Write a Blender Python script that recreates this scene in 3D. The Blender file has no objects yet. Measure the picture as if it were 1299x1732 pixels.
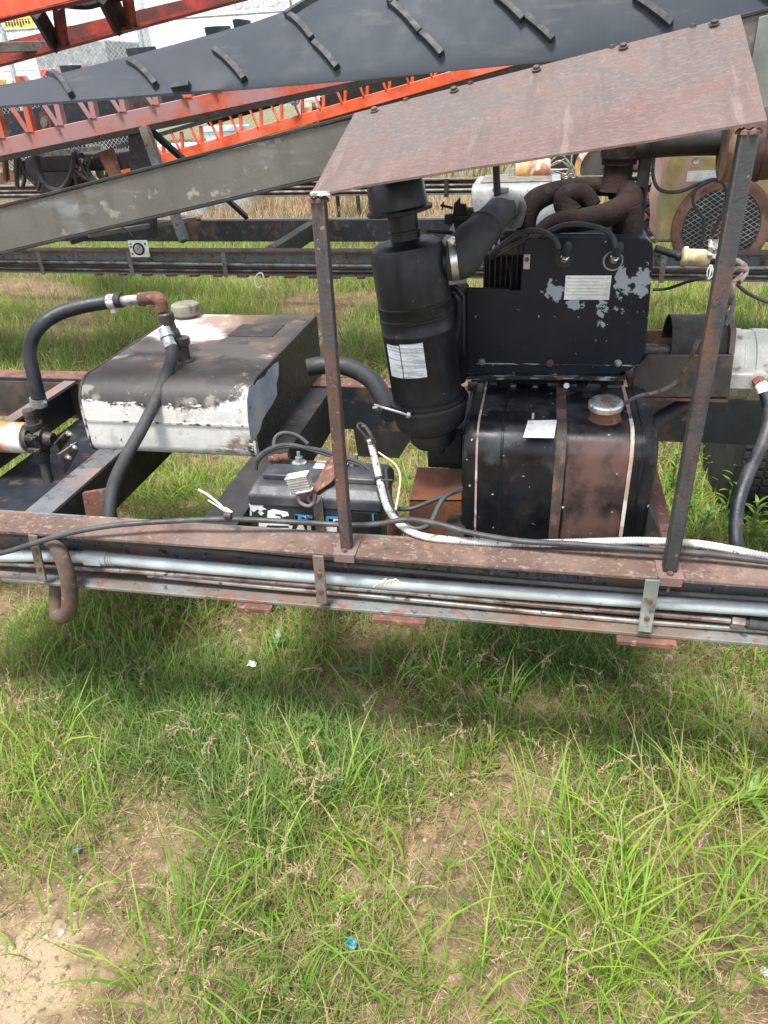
import bpy, bmesh, math, random
import numpy as np
from mathutils import Vector, Matrix, Quaternion
random.seed(7); np.random.seed(7)
scene = bpy.context.scene
COL = scene.collection
R = math.radians

# ------------------------------------------------------------------ camera
CAM_YAW, CAM_PITCH, CAM_ROLL = R(-12.4234), R(30.2014), R(-2.8935)
CAM = Vector((0, 0, 1.55)); FPX = 1250.0
fw = Vector((math.sin(CAM_YAW)*math.cos(CAM_PITCH), math.cos(CAM_YAW)*math.cos(CAM_PITCH), -math.sin(CAM_PITCH)))
r0 = Vector((math.cos(CAM_YAW), -math.sin(CAM_YAW), 0)); u0 = r0.cross(fw)
rt = r0*math.cos(CAM_ROLL)+u0*math.sin(CAM_ROLL); upv = -r0*math.sin(CAM_ROLL)+u0*math.cos(CAM_ROLL)
cam = bpy.data.cameras.new('camera'); co = bpy.data.objects.new('camera', cam); COL.objects.link(co)
cam.sensor_fit = 'HORIZONTAL'; cam.sensor_width = 36; cam.lens = 36*FPX/1299
cam.clip_start = .02; cam.clip_end = 600
co.matrix_world = Matrix(((rt.x, upv.x, -fw.x, CAM.x), (rt.y, upv.y, -fw.y, CAM.y), (rt.z, upv.z, -fw.z, CAM.z), (0, 0, 0, 1)))
scene.camera = co

def U(px, py, Y=None, Z=None, X=None):
    """world point where the sight line of a photo pixel meets the real plane a thing stands in"""
    d = fw + rt*((px-649.5)/FPX) - upv*((py-866)/FPX)
    t = (Y/d.y) if Y is not None else (((Z-CAM.z)/d.z) if Z is not None else X/d.x)
    return CAM + d*t
def proj(p):
    d = Vector(p)-CAM; z = d.dot(fw)
    return (649.5+FPX*d.dot(rt)/z, 866-FPX*d.dot(upv)/z)

# ------------------------------------------------------------------ light
w = bpy.data.worlds.new('World'); scene.world = w; w.use_nodes = True
nt = w.node_tree; bg = nt.nodes['Background']
sky = nt.nodes.new('ShaderNodeTexSky'); sky.sky_type = 'NISHITA'; sky.sun_disc = False
SUN_EL, SUN_AZ = R(71), R(-160)      # azimuth from +Y clockwise
sky.sun_elevation = SUN_EL; sky.sun_rotation = SUN_AZ
sky.air_density = 1.0; sky.dust_density = 1.0; sky.ozone_density = 1.0
hz = nt.nodes.new('ShaderNodeHueSaturation'); hz.inputs['Saturation'].default_value = .38     # hazy white sky
nt.links.new(sky.outputs[0], hz.inputs['Color']); nt.links.new(hz.outputs[0], bg.inputs[0]); bg.inputs[1].default_value = .15
sl = bpy.data.lights.new('sun', 'SUN'); so = bpy.data.objects.new('sun', sl); COL.objects.link(so)
sl.energy = 3.1; sl.angle = R(15); sl.color = (1, .965, .91)
sd = Vector((math.sin(SUN_AZ)*math.cos(SUN_EL), math.cos(SUN_AZ)*math.cos(SUN_EL), math.sin(SUN_EL)))
so.rotation_euler = sd.to_track_quat('Z', 'Y').to_euler(); so.location = (0, 0, 20)
scene.view_settings.view_transform = 'Standard'; scene.view_settings.look = 'None'
scene.view_settings.exposure = 1.42; scene.view_settings.gamma = 1
scene.render.engine = 'CYCLES'; scene.cycles.max_bounces = 6; scene.cycles.transparent_max_bounces = 6

# ------------------------------------------------------------------ materials
def mat(name, base, layers=(), rough=.6, metal=0, bump=.15, bscale=60, spec=.5, vary=.12, vscale=9, coat=0, trans=0, wave=None):
    """principled; layers: dict(c, s scale, t threshold, f softness, d detail, g=[(axis,lo,hi,weight)], v=stretch, r=roughness, a=amount)"""
    m = bpy.data.materials.new(name); m.use_nodes = True; n = m.node_tree.nodes; L = m.node_tree.links
    b = n['Principled BSDF']; b.inputs['Metallic'].default_value = metal
    b.inputs['Specular IOR Level'].default_value = spec
    if coat: b.inputs['Coat Weight'].default_value = coat; b.inputs['Coat Roughness'].default_value = .25
    tc = n.new('ShaderNodeTexCoord')
    def noise(scale, detail=6, v=None, rough=.6, dist=0):
        t = n.new('ShaderNodeTexNoise'); t.inputs['Scale'].default_value = scale; t.inputs['Detail'].default_value = detail
        t.inputs['Roughness'].default_value = rough; t.inputs['Distortion'].default_value = dist
        if v:
            mp = n.new('ShaderNodeMapping'); mp.inputs['Scale'].default_value = v
            L.new(tc.outputs['Object'], mp.inputs[0]); L.new(mp.outputs[0], t.inputs['Vector'])
        else: L.new(tc.outputs['Object'], t.inputs['Vector'])
        return t.outputs['Fac']
    def math_(op, a, bb, cl=False):
        x = n.new('ShaderNodeMath'); x.operation = op; x.use_clamp = cl
        for i, q in enumerate((a, bb)):
            if isinstance(q, (int, float)): x.inputs[i].default_value = q
            else: L.new(q, x.inputs[i])
        return x.outputs[0]
    def mapr(x, a, c, lo=0, hi=1):
        mr = n.new('ShaderNodeMapRange'); mr.interpolation_type = 'SMOOTHSTEP' if abs(hi-lo) else 'LINEAR'
        L.new(x, mr.inputs[0]); mr.inputs[1].default_value = a; mr.inputs[2].default_value = c
        mr.inputs[3].default_value = lo; mr.inputs[4].default_value = hi
        return mr.outputs[0]
    def mixc(f, a, c):
        x = n.new('ShaderNodeMix'); x.data_type = 'RGBA'; L.new(f, x.inputs[0])
        for i, q in ((6, a), (7, c)):
            if isinstance(q, tuple): x.inputs[i].default_value = (*q, 1) if len(q) == 3 else q
            else: L.new(q, x.inputs[i])
        return x.outputs[2]
    v0 = noise(vscale, 8)
    dark = tuple(max(0, k*(1-2.2*vary)) for k in base); lite = tuple(min(1, k*(1+2.2*vary)) for k in base)
    cur = mixc(mapr(v0, .3, .7), dark, lite); rcur = None
    rn = mapr(noise(vscale*3, 4), .3, .7, max(0, rough-.1), min(1, rough+.1)); rcur = rn
    sep = None
    for ly in layers:
        f = noise(ly.get('s', 10), ly.get('d', 6), ly.get('v'), ly.get('rr', .6), ly.get('di', 0))
        for (ax, lo, hi, wt) in ly.get('g', ()):
            if sep is None:
                sep = n.new('ShaderNodeSeparateXYZ'); L.new(tc.outputs['Object'], sep.inputs[0])
            f = math_('ADD', f, mapr(sep.outputs['XYZ'.index(ax)], lo, hi, 0, wt))
        for (cx, cy, cz, rad, wt) in ly.get('p', ()):
            vm = n.new('ShaderNodeVectorMath'); vm.operation = 'DISTANCE'; L.new(tc.outputs['Object'], vm.inputs[0]); vm.inputs[1].default_value = (cx, cy, cz)
            f = math_('ADD', f, mapr(vm.outputs['Value'], 0, rad, wt, 0))
        sf = ly.get('f', .05); k = mapr(f, ly['t']-sf, ly['t']+sf, 0, ly.get('a', 1))
        cur = mixc(k, cur, ly['c'])
        if 'r' in ly:
            q = n.new('ShaderNodeMix'); L.new(k, q.inputs[0]); L.new(rcur, q.inputs[2]); q.inputs[3].default_value = ly['r']; rcur = q.outputs[0]
    if trans:   # leaf-like
        tr = n.new('ShaderNodeBsdfTranslucent'); L.new(cur, tr.inputs[0]); mx = n.new('ShaderNodeMixShader'); mx.inputs[0].default_value = trans
        out = n['Material Output']; L.new(b.outputs[0], mx.inputs[1]); L.new(tr.outputs[0], mx.inputs[2]); L.new(mx.outputs[0], out.inputs[0])
    L.new(cur, b.inputs['Base Color']); L.new(rcur, b.inputs['Roughness'])
    if bump:
        bp = n.new('ShaderNodeBump'); bp.inputs['Strength'].default_value = bump; bp.inputs['Distance'].default_value = .003
        h = noise(bscale, 8)
        if wave:
            wv = n.new('ShaderNodeTexNoise'); wv.inputs['Scale'].default_value = wave; L.new(tc.outputs['Object'], wv.inputs['Vector']); h = math_('ADD', h, math_('MULTIPLY', wv.outputs['Fac'], 3))
        L.new(h, bp.inputs['Height']); L.new(bp.outputs[0], b.inputs['Normal'])
    return m
RUST = (.16, .062, .034); RUSTL = (.27, .12, .065); RUSTD = (.055, .028, .02)
M = {}
M['rail_top'] = mat('rusted_rail_top', (.125, .074, .052), [dict(c=(.085, .050, .042), s=14, t=.5, f=.12), dict(c=(.20, .145, .12), s=90, t=.60, f=.08), dict(c=(.05, .035, .03), s=55, t=.63, f=.03), dict(c=(.17, .125, .105), s=4, t=.54, f=.1, a=.5)], rough=.85, bump=.6, bscale=150)
M['rail_web'] = mat('rail_web_steel', (.11, .10, .088), [dict(c=(.10, .125, .14), s=5, t=.52, f=.1, v=(1, 1, 2.5)), dict(c=(.20, .095, .05), s=16, t=.60, f=.07), dict(c=(.30, .27, .22), s=70, t=.64, f=.04, a=.7), dict(c=(.03, .024, .02), s=40, t=.61, f=.04)], rough=.7, bump=.4, bscale=120)
M['rail_low'] = mat('rail_lower_flange', (.135, .145, .145), [dict(c=(.125, .095, .07), s=5, t=.5, f=.1, v=(1, 2, 2)), dict(c=(.15, .075, .05), s=18, t=.59, f=.06), dict(c=(.045, .04, .036), s=60, t=.62, f=.04)], rough=.65, bump=.4, bscale=120)
M['rust'] = mat('brown_rust', (.15, .065, .042), [dict(c=(.085, .04, .03), s=12, t=.5, f=.12), dict(c=(.27, .13, .08), s=60, t=.62, f=.06), dict(c=(.04, .028, .024), s=35, t=.63, f=.04)], rough=.85, bump=.5, bscale=140)
M['orange_rust'] = mat('orange_rust', (.24, .085, .035), [dict(c=(.10, .045, .028), s=9, t=.5, f=.12)], rough=.9, bump=.5, bscale=100)
M['pinkrust'] = mat('pale_rust_plate', (.175, .105, .092), [dict(c=(.13, .105, .10), s=8, t=.5, f=.12), dict(c=(.36, .25, .2), s=80, t=.64, f=.05, a=.7)], rough=.8, bump=.4, bscale=160)
M['post'] = mat('post_steel', (.082, .044, .034), [dict(c=(.045, .042, .042), s=7, t=.50, f=.08, v=(3, 3, .8)), dict(c=(.04, .03, .026), s=50, t=.6, f=.04), dict(c=(.25, .20, .17), s=90, t=.66, f=.03, a=.7)], rough=.65, bump=.35, bscale=140)
M['post_dark'] = mat('post_steel_darker', (.032, .034, .035), [dict(c=(.085, .045, .032), s=7, t=.58, f=.08, v=(3, 3, .8)), dict(c=(.03, .026, .024), s=50, t=.6, f=.04), dict(c=(.26, .22, .19), s=90, t=.67, f=.03, a=.6)], rough=.6, bump=.35, bscale=140)
M['cover'] = mat('cover_plate', (.116, .069, .057), [
    dict(c=(.082, .072, .064), s=4, t=.58, f=.14, d=9, g=[('Y', .02, .33, .34)]),
    dict(c=(.075, .058, .053), s=14, t=.54, f=.14, a=.4, d=9), dict(c=(.165, .108, .096), s=110, t=.55, f=.10, a=.6, v=(.5, 2, 2), d=10),
    dict(c=(.15, .088, .070), s=5, t=.60, f=.12, a=.4, d=12), dict(c=(.075, .055, .048), s=9, t=.57, f=.08, a=.5, v=(3.2, .45, .6), d=7), dict(c=(.20, .15, .13), s=7, t=.64, f=.05, a=.45, v=(4, .4, .6), d=7), dict(c=(.13, .065, .045), s=20, t=.61, f=.07, a=.5, d=8, g=[('Y', .30, .335, .12)]), dict(c=(.38, .30, .27), s=170, t=.68, f=.04, a=.5), dict(c=(.05, .04, .037), s=150, t=.63, f=.05, a=.6)], rough=.6, bump=.3, bscale=200, vary=.10, vscale=4, spec=.4)
M['beam'] = mat('beam_grey', (.098, .092, .077), [dict(c=(.145, .165, .165), s=6, t=.60, f=.06, v=(.6, 1, 2), d=9), dict(c=(.23, .215, .175), s=26, t=.65, f=.05, d=9), dict(c=(.07, .06, .05), s=9, t=.58, f=.08, a=.6, v=(2, 1, .4)), dict(c=(.6, .58, .52), s=45, t=.75, f=.012), dict(c=(.13, .07, .045), s=15, t=.67, f=.05)], rough=.55, bump=.2, bscale=90, vary=.1, vscale=3)
M['green_grey'] = mat('grey_green_steel', (.14, .155, .14), [dict(c=(.30, .31, .28), s=10, t=.56, f=.1), dict(c=(.06, .055, .05), s=18, t=.6, f=.06)], rough=.6)
M['black'] = mat('black_paint', (.0050, .0072, .0100), [dict(c=(.022, .024, .027), s=9, t=.60, f=.14, a=.5), dict(c=(.16, .15, .14), s=90, t=.69, f=.02, a=.6), dict(c=(.03, .03, .028), s=3, t=.58, f=.12, a=.7, v=(1, 1, .5), d=9, r=.6)], rough=.38, bump=.08, bscale=90, vary=.2, spec=.32)
M['black_matte'] = mat('black_dusty_metal', (.011, .011, .0115), [dict(c=(.035, .03, .026), s=11, t=.60, f=.14, a=.6), dict(c=(.04, .025, .018), s=25, t=.62, f=.06)], rough=.75, bump=.3, bscale=120)
M['blue_black'] = mat('navy_beam_paint', (.010, .014, .020), [dict(c=(.12, .07, .035), s=4, t=.60, f=.09), dict(c=(.07, .05, .035), s=22, t=.62, f=.06)], rough=.5, bump=.15)
M['rubber'] = mat('rubber', (.012, .013, .0145), [dict(c=(.035, .034, .032), s=16, t=.56, f=.12, a=.5)], rough=.62, bump=.25, bscale=260)
M['rubber_grey'] = mat('dusty_rubber', (.026, .027, .029), [dict(c=(.06, .058, .052), s=16, t=.56, f=.12, a=.5)], rough=.75, bump=.25, bscale=260)
M['hose_new'] = mat('dark_hose', (.008, .011, .016), [dict(c=(.06, .058, .052), s=14, t=.57, f=.10, a=.6)], rough=.5, bump=.35, bscale=220)
M['hose_rust'] = mat('cracked_brown_hose', (.10, .06, .042), [dict(c=(.045, .038, .035), s=8, t=.5, f=.08), dict(c=(.20, .10, .06), s=30, t=.6, f=.05)], rough=.8, bump=.6, bscale=60)
M['cable'] = mat('black_cable', (.028, .029, .031), [dict(c=(.085, .083, .078), s=22, t=.56, f=.12, a=.5)], rough=.6, bump=.15, bscale=200)
M['conduit'] = mat('pale_conduit', (.37, .42, .42), [dict(c=(.29, .30, .285), s=5, t=.55, f=.1, v=(.5, 2, 2)), dict(c=(.36, .25, .12), s=7, t=.69, f=.06, v=(2, 1, 1)), dict(c=(.14, .13, .11), s=80, t=.68, f=.04), dict(c=(.60, .62, .60), s=12, t=.64, f=.05, v=(.4, 3, 3))], rough=.42, bump=.1)
M['line_rust'] = mat('rusted_line', (.12, .075, .06), [dict(c=(.22, .20, .18), s=9, t=.52, f=.08, v=(1, 2, 2)), dict(c=(.05, .035, .03), s=60, t=.6, f=.04)], rough=.55, bump=.3, bscale=160, metal=.3)
M['line_steel'] = mat('steel_line', (.24, .23, .21), [dict(c=(.13, .085, .065), s=12, t=.54, f=.08, v=(1, 2, 2)), dict(c=(.05, .035, .03), s=60, t=.62, f=.04)], rough=.45, bump=.2, bscale=160, metal=.4)
M['galv'] = mat('galvanised', (.42, .43, .42), [dict(c=(.24, .25, .25), s=30, t=.5, f=.1), dict(c=(.18, .10, .06), s=20, t=.67, f=.05)], rough=.38, metal=.6, bump=.15)
M['alu'] = mat('cast_aluminium', (.40, .40, .375), [dict(c=(.27, .25, .22), s=12, t=.53, f=.1), dict(c=(.14, .12, .10), s=30, t=.66, f=.05)], rough=.5, metal=.35, bump=.4, bscale=180)
M['chrome'] = mat('bright_steel', (.62, .62, .60), [dict(c=(.32, .28, .23), s=40, t=.58, f=.06)], rough=.3, metal=.85, bump=.05)
M['loom'] = mat('grey_loom', (.50, .49, .47), [dict(c=(.24, .23, .22), s=14, t=.55, f=.08), dict(c=(.14, .13, .125), s=90, t=.60, f=.04)], rough=.7, bump=.3, bscale=200)
M['battery'] = mat('battery_case', (.028, .031, .037), [dict(c=(.11, .108, .10), s=10, t=.56, f=.14, a=.6), dict(c=(.16, .15, .14), s=120, t=.68, f=.03, a=.5)], rough=.5, bump=.1, bscale=120)
M['battery_low'] = mat('battery_lower', (.016, .016, .017), rough=.4, bump=.05)
M['label_white'] = mat('worn_white_label', (.60, .61, .60), [dict(c=(.38, .39, .39), s=60, t=.52, f=.05, v=(1, 1, 6), a=.7), dict(c=(.20, .20, .2), s=30, t=.66, f=.04)], rough=.5, bump=.05)
M['label_plain'] = mat('pale_label', (.70, .71, .68), [dict(c=(.40, .40, .38), s=70, t=.58, f=.05, v=(1, 1, 3), a=.6)], rough=.5, bump=.05)
M['label_blue'] = mat('blue_label', (.05, .30, .55), [dict(c=(.7, .72, .72), s=40, t=.60, f=.03)], rough=.4, bump=0)
M['flat_black'] = mat('print_and_shade_black', (.03, .03, .032), rough=.5, bump=0)  # ink, and the black discs that paint shade in grille openings
M['print_grey'] = mat('grey_print', (.42, .44, .46), rough=.6, bump=0)
M['white_paint'] = mat('white_panel', (.78, .79, .78), [dict(c=(.66, .66, .64), s=1.5, t=.55, f=.1)], rough=.5, bump=0)
M['tank_silver'] = mat('oily_silver_tank', (.52, .51, .48), [
    dict(c=(.30, .24, .18), s=5, t=.60, f=.08, a=.7),
    dict(c=(.030, .027, .023), s=7, t=.70, f=.04, d=12, rr=.78, r=.55, g=[('Z', .10, .195, .42), ('X', .12, .25, -.13), ('X', -.14, -.25, -.10)]), dict(c=(.068, .062, .052), s=5, t=.56, f=.12, a=.8, d=10, g=[('Z', .1, .20, .06), ('Z', .02, .1, -.0)], p=[(0, .3, .2, .5, .06)]) if 0 else dict(c=(.060, .054, .046), s=5, t=.62, f=.10, a=.85, d=10, g=[('Z', .19, .205, .12)]),
    dict(c=(.020, .018, .016), s=6, t=.58, f=.03, d=8, r=.6, g=[('X', .235, .25, .5)]),
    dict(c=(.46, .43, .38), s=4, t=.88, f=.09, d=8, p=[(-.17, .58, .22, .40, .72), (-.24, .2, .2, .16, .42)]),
    dict(c=(.14, .075, .045), s=9, t=.60, f=.08, a=.75, p=[(-.03, .60, .22, .22, .20)]),
    dict(c=(.50, .48, .44), s=70, t=.565, f=.02, d=8, v=(.5, 1, 1.6), g=[('Z', .15, .195, -.5)]),
    dict(c=(.10, .08, .065), s=38, t=.66, f=.025, d=8), dict(c=(.30, .27, .23), s=16, t=.60, f=.05, a=.5, d=8, g=[('Z', .19, .21, -.5)])], rough=.36, bump=.25, bscale=90, vary=.08)
M['oily'] = mat('oily_dirt', (.018, .016, .014), [dict(c=(.07, .06, .045), s=14, t=.6, f=.08)], rough=.45, bump=.8, bscale=60)
M['fitting'] = mat('oily_iron', (.045, .04, .036), [dict(c=(.11, .075, .055), s=25, t=.56, f=.08), dict(c=(.015, .013, .012), s=18, t=.56, f=.07)], rough=.5, bump=.5, bscale=90, metal=.3)
M['tan_cap'] = mat('dusty_cap', (.17, .155, .12), [dict(c=(.06, .055, .05), s=16, t=.56, f=.08)], rough=.7, bump=.2)
M['white_rust'] = mat('rusty_white_cylinder', (.58, .57, .52), [dict(c=(.55, .18, .04), s=6, t=.56, f=.09, d=9), dict(c=(.30, .12, .05), s=14, t=.66, f=.05)], rough=.45, bump=.2)
M['shroud'] = mat('engine_shroud_paint', (.0035, .0070, .0130), [
    dict(c=(.009, .016, .025), s=4, t=.56, f=.14, a=.5),
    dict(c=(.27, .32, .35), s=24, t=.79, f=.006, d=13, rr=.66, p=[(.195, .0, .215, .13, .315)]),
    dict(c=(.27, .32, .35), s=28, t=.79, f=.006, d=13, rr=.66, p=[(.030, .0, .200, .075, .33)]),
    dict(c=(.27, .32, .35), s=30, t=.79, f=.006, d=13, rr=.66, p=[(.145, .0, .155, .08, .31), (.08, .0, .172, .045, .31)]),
    dict(c=(.30, .34, .36), s=60, t=.685, f=.012, d=5)], rough=.42, bump=.05, bscale=70, vary=.15, spec=.28)
M['tank_black'] = mat('black_tank_rubbed_to_primer', (.0055, .0062, .0075), [
    dict(c=(.055, .062, .066), s=12, t=.66, f=.08, d=9, a=.7, g=[('Z', .24, .34, .12)]),
    dict(c=(.125, .070, .058), s=8, t=.72, f=.14, d=10, a=.88, g=[('X', .018, .026, .26), ('X', .145, .152, -.5), ('Z', .33, .375, -.16)]),
    dict(c=(.02, .016, .015), s=11, t=.57, f=.09, a=.75, d=9),
    dict(c=(.42, .40, .37), s=65, t=.685, f=.012), dict(c=(.30, .30, .30), s=30, t=.73, f=.02)], rough=.38, bump=.1, bscale=100, vary=.2, spec=.35)
M['seam'] = mat('primer_seam', (.36, .24, .20), [dict(c=(.55, .5, .42), s=14, t=.54, f=.05), dict(c=(.03, .025, .025), s=20, t=.6, f=.05)], rough=.6)
M['manifold'] = mat('burnt_brown_manifold', (.017, .011, .010), [dict(c=(.035, .021, .017), s=9, t=.56, f=.1), dict(c=(.025, .02, .02), s=30, t=.55, f=.08)], rough=.95, bump=.9, bscale=160, spec=.12)
M['pink_orange'] = mat('faded_orange_paint', (.46, .095, .045), [dict(c=(.34, .19, .19), s=2.6, t=.47, f=.08, d=8), dict(c=(.22, .09, .07), s=14, t=.66, f=.05)], rough=.5, bump=.1)
M['orange'] = mat('orange_paint', (.60, .085, .025), [dict(c=(.30, .09, .06), s=7, t=.66, f=.05), dict(c=(.65, .15, .08), s=3, t=.55, f=.08)], rough=.4, bump=.05)
M['edge_light'] = mat('black_edge_painted_light', (.006, .008, .011), [dict(c=(.27, .30, .32), s=34, t=.57, f=.03, d=9, v=(.5, 3, 3)), dict(c=(.12, .07, .05), s=22, t=.66, f=.04)], rough=.5, bump=.1)  # pale flecks put the light along bead and lip into the colour
M['belt'] = mat('belt_rubber', (.028, .034, .043), [dict(c=(.042, .049, .058), s=3, t=.54, f=.14, a=.6, d=9), dict(c=(.07, .07, .068), s=9, t=.62, f=.08, a=.5, d=10, v=(.4, 1, 2)), dict(c=(.45, .43, .4), s=30, t=.79, f=.01)], rough=.7, bump=.06, bscale=40, vary=.06, vscale=2, spec=.25)
M['cleat'] = mat('cleat_rubber', (.020, .023, .028), [dict(c=(.07, .07, .07), s=22, t=.56, f=.1, a=.6)], rough=.7, bump=.4, bscale=90)
M['yellow_pink'] = mat('sun_faded_yellow_engine', (.36, .28, .11), [dict(c=(.46, .27, .23), s=4.5, t=.56, f=.06, d=8, g=[('Z', .38, .60, .1), ('X', -.28, -.34, .3)]), dict(c=(.28, .28, .12), s=9, t=.62, f=.05, v=(1, 1, .4)), dict(c=(.24, .09, .05), s=16, t=.66, f=.05), dict(c=(.55, .48, .35), s=60, t=.66, f=.04)], rough=.55, bump=.15)
M['rust_ring'] = mat('rusty_pink_ring', (.19, .095, .06), [dict(c=(.30, .17, .13), s=7, t=.54, f=.07), dict(c=(.13, .06, .04), s=16, t=.60, f=.07)], rough=.7, bump=.2)
M['yellow_rust'] = mat('yellow_rust_drum', (.50, .30, .10), [dict(c=(.24, .09, .05), s=5, t=.54, f=.08), dict(c=(.66, .58, .45), s=8, t=.60, f=.06)], rough=.6, bump=.1)
M['muffler'] = mat('burnt_muffler', (.060, .034, .028), [dict(c=(.17, .10, .05), s=3, t=.82, f=.07, g=[('X', .0, -.03, .30)]), dict(c=(.035, .025, .022), s=14, t=.58, f=.07)], rough=.85, bump=.3)
M['cream'] = mat('cream_filter', (.50, .44, .27), [dict(c=(.30, .24, .13), s=14, t=.56, f=.08)], rough=.4, bump=.05)
M['greytank'] = mat('grey_tank_paint', (.20, .215, .225), [dict(c=(.36, .36, .34), s=7, t=.56, f=.1), dict(c=(.10, .08, .06), s=20, t=.64, f=.05)], rough=.55)
M['bin'] = mat('pale_blue_plastic', (.42, .52, .58), [dict(c=(.60, .63, .63), s=4, t=.55, f=.1)], rough=.55, bump=0)
M['yellow'] = mat('yellow_sign', (.75, .55, .05), rough=.5, bump=0)
M['red'] = mat('red_lens', (.55, .02, .03), rough=.3, bump=0)
M['guard'] = mat('guard_brown_steel', (.055, .043, .036), [dict(c=(.10, .06, .045), s=9, t=.56, f=.08), dict(c=(.03, .026, .025), s=16, t=.54, f=.08)], rough=.6, bump=.25)
M['tyre'] = mat('tyre_rubber', (.010, .011, .012), [dict(c=(.03, .028, .024), s=12, t=.58, f=.1, a=.6)], rough=.8, bump=.3)
M['fence'] = mat('galvanised_wire', (.42, .44, .45), rough=.45, metal=.4, bump=0)
M['wire_yellow'] = mat('cream_wire', (.66, .56, .34), rough=.5, bump=0)
M['wire_white'] = mat('white_wire', (.75, .74, .70), rough=.5, bump=0)
M['tape'] = mat('frayed_foil', (.55, .54, .50), [dict(c=(.15, .14, .12), s=60, t=.52, f=.04)], rough=.5, bump=.5)
M['blue_scrap'] = mat('blue_plastic', (.02, .27, .62), [dict(c=(.45, .6, .7), s=30, t=.62, f=.04)], rough=.3, bump=.2)
M['stencil'] = mat('stencil_black', (.035, .033, .032), rough=.8, bump=0)

# ------------------------------------------------------------------ mesh helpers
class MB:
    def __init__(s): s.v = []; s.f = []
    def add(s, vs, fs):
        o = len(s.v); s.v += [Vector(p) for p in vs]; s.f += [tuple(i+o for i in f) for f in fs]; return s
    def prism(s, poly, ext):
        n = len(poly); ext = Vector(ext); a = [Vector(p) for p in poly]
        nrm = Vector((0, 0, 0))
        for i in range(n): nrm += a[i].cross(a[(i+1) % n])
        if nrm.dot(ext) > 0: a.reverse()
        b = [p+ext for p in a]
        s.add(a+b, [tuple(range(n)), tuple(range(2*n-1, n-1, -1))]+[(i, n+i, n+(i+1) % n, (i+1) % n) for i in range(n)][::1])
        return s
    def box(s, lo, hi):
        x0, y0, z0 = lo; x1, y1, z1 = hi
        return s.prism([(x0, y0, z0), (x1, y0, z0), (x1, y1, z0), (x0, y1, z0)], (0, 0, z1-z0))
    def obox(s, c, ax, ay, az, sx, sy, sz):
        c = Vector(c); ax, ay, az = [Vector(q).normalized() for q in (ax, ay, az)]
        p = [c-ax*sx/2+ay*k*sy/2-az*m*sz/2 for k, m in ((-1, -1), (1, -1), (1, 1), (-1, 1))]
        return s.prism(p, ax*sx)
    def bar(s, p0, p1, w_, h_, up=(0, 0, 1)):
        p0, p1 = Vector(p0), Vector(p1); d = (p1-p0); L = d.length; d.normalize(); up = Vector(up)
        sdv = d.cross(up)
        if sdv.length < 1e-4: sdv = d.cross(Vector((1, 0, 0)))
        sdv.normalize(); uu = sdv.cross(d)
        return s.obox((p0+p1)/2, d, sdv, uu, L, w_, h_)
    def profile(s, p0, p1, prof, up=(0, 0, 1)):
        """prof in (side, up) coordinates"""
        p0, p1 = Vector(p0), Vector(p1); d = (p1-p0).normalized(); sdv = d.cross(Vector(up)).normalized(); uu = sdv.cross(d)
        return s.prism([p0+sdv*a+uu*b for a, b in prof], p1-p0)
    def tube(s, pts, r, n=10, smooth=True, cap=True, sub=6, ridge=0, rn=0):
        P = [Vector(p) for p in pts]
        rs = r if isinstance(r, (list, tuple)) else [r]*len(P)
        if smooth and len(P) > 2:
            Q, RR = [], []
            for i in range(len(P)-1):
                a = P[max(i-1, 0)]; b = P[i]; c = P[i+1]; d = P[min(i+2, len(P)-1)]
                for k in range(sub):
                    t = k/sub
                    Q.append(.5*((2*b)+(c-a)*t+(2*a-5*b+4*c-d)*t*t+(3*b-a-3*c+d)*t**3)); RR.append(rs[i]*(1-t)+rs[i+1]*t)
            Q.append(P[-1]); RR.append(rs[-1]); P, rs = Q, RR
        if ridge:
            # resample finely and alternate the radius (corrugated)
            Q, RR = [P[0]], [rs[0]]
            for i in range(1, len(P)):
                L = (P[i]-P[i-1]).length; k = max(1, int(L/rn))
                for j in range(1, k+1): Q.append(P[i-1].lerp(P[i], j/k)); RR.append(rs[i-1]*(1-j/k)+rs[i]*j/k)
            P = Q; rs = [q*(1+ridge*(1 if i % 2 else -1)) for i, q in enumerate(RR)]
        vs, fs = [], []; T0 = None; N0 = None
        for i, p in enumerate(P):
            t = (P[min(i+1, len(P)-1)]-P[max(i-1, 0)]).normalized()
            if N0 is None:
                N0 = t.orthogonal().normalized()
            else:
                q = T0.rotation_difference(t); N0 = q @ N0; N0 = (N0-t*N0.dot(t)).normalized()
            T0 = t; B = t.cross(N0)
            for k in range(n):
                a = 2*math.pi*k/n; vs.append(p+(N0*math.cos(a)+B*math.sin(a))*rs[i])
        for i in range(len(P)-1):
            for k in range(n):
                fs.append((i*n+k, i*n+(k+1) % n, (i+1)*n+(k+1) % n, (i+1)*n+k))
        if cap: fs.append(tuple(range(n-1, -1, -1))); fs.append(tuple((len(P)-1)*n+k for k in range(n)))
        return s.add(vs, fs)
    def lathe(s, p, ax, prof, n=28, a0=0, a1=2*math.pi):
        """prof: (height along ax, radius)"""
        p = Vector(p); ax = Vector(ax).normalized(); N = ax.orthogonal().normalized(); B = ax.cross(N)
        full = abs(a1-a0) > 6.28; m = n if full else n+1
        vs, fs = [], []
        for h, r in prof:
            for k in range(m):
                a = a0+(a1-a0)*k/n; vs.append(p+ax*h+(N*math.cos(a)+B*math.sin(a))*max(r, 1e-4))
        for i in range(len(prof)-1):
            for k in range(m if full else m-1):
                fs.append((i*m+k, i*m+(k+1) % m, (i+1)*m+(k+1) % m, (i+1)*m+k))
        if full: fs.append(tuple(range(m-1, -1, -1))); fs.append(tuple((len(prof)-1)*m+k for k in range(m)))
        return s.add(vs, fs)
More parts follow.
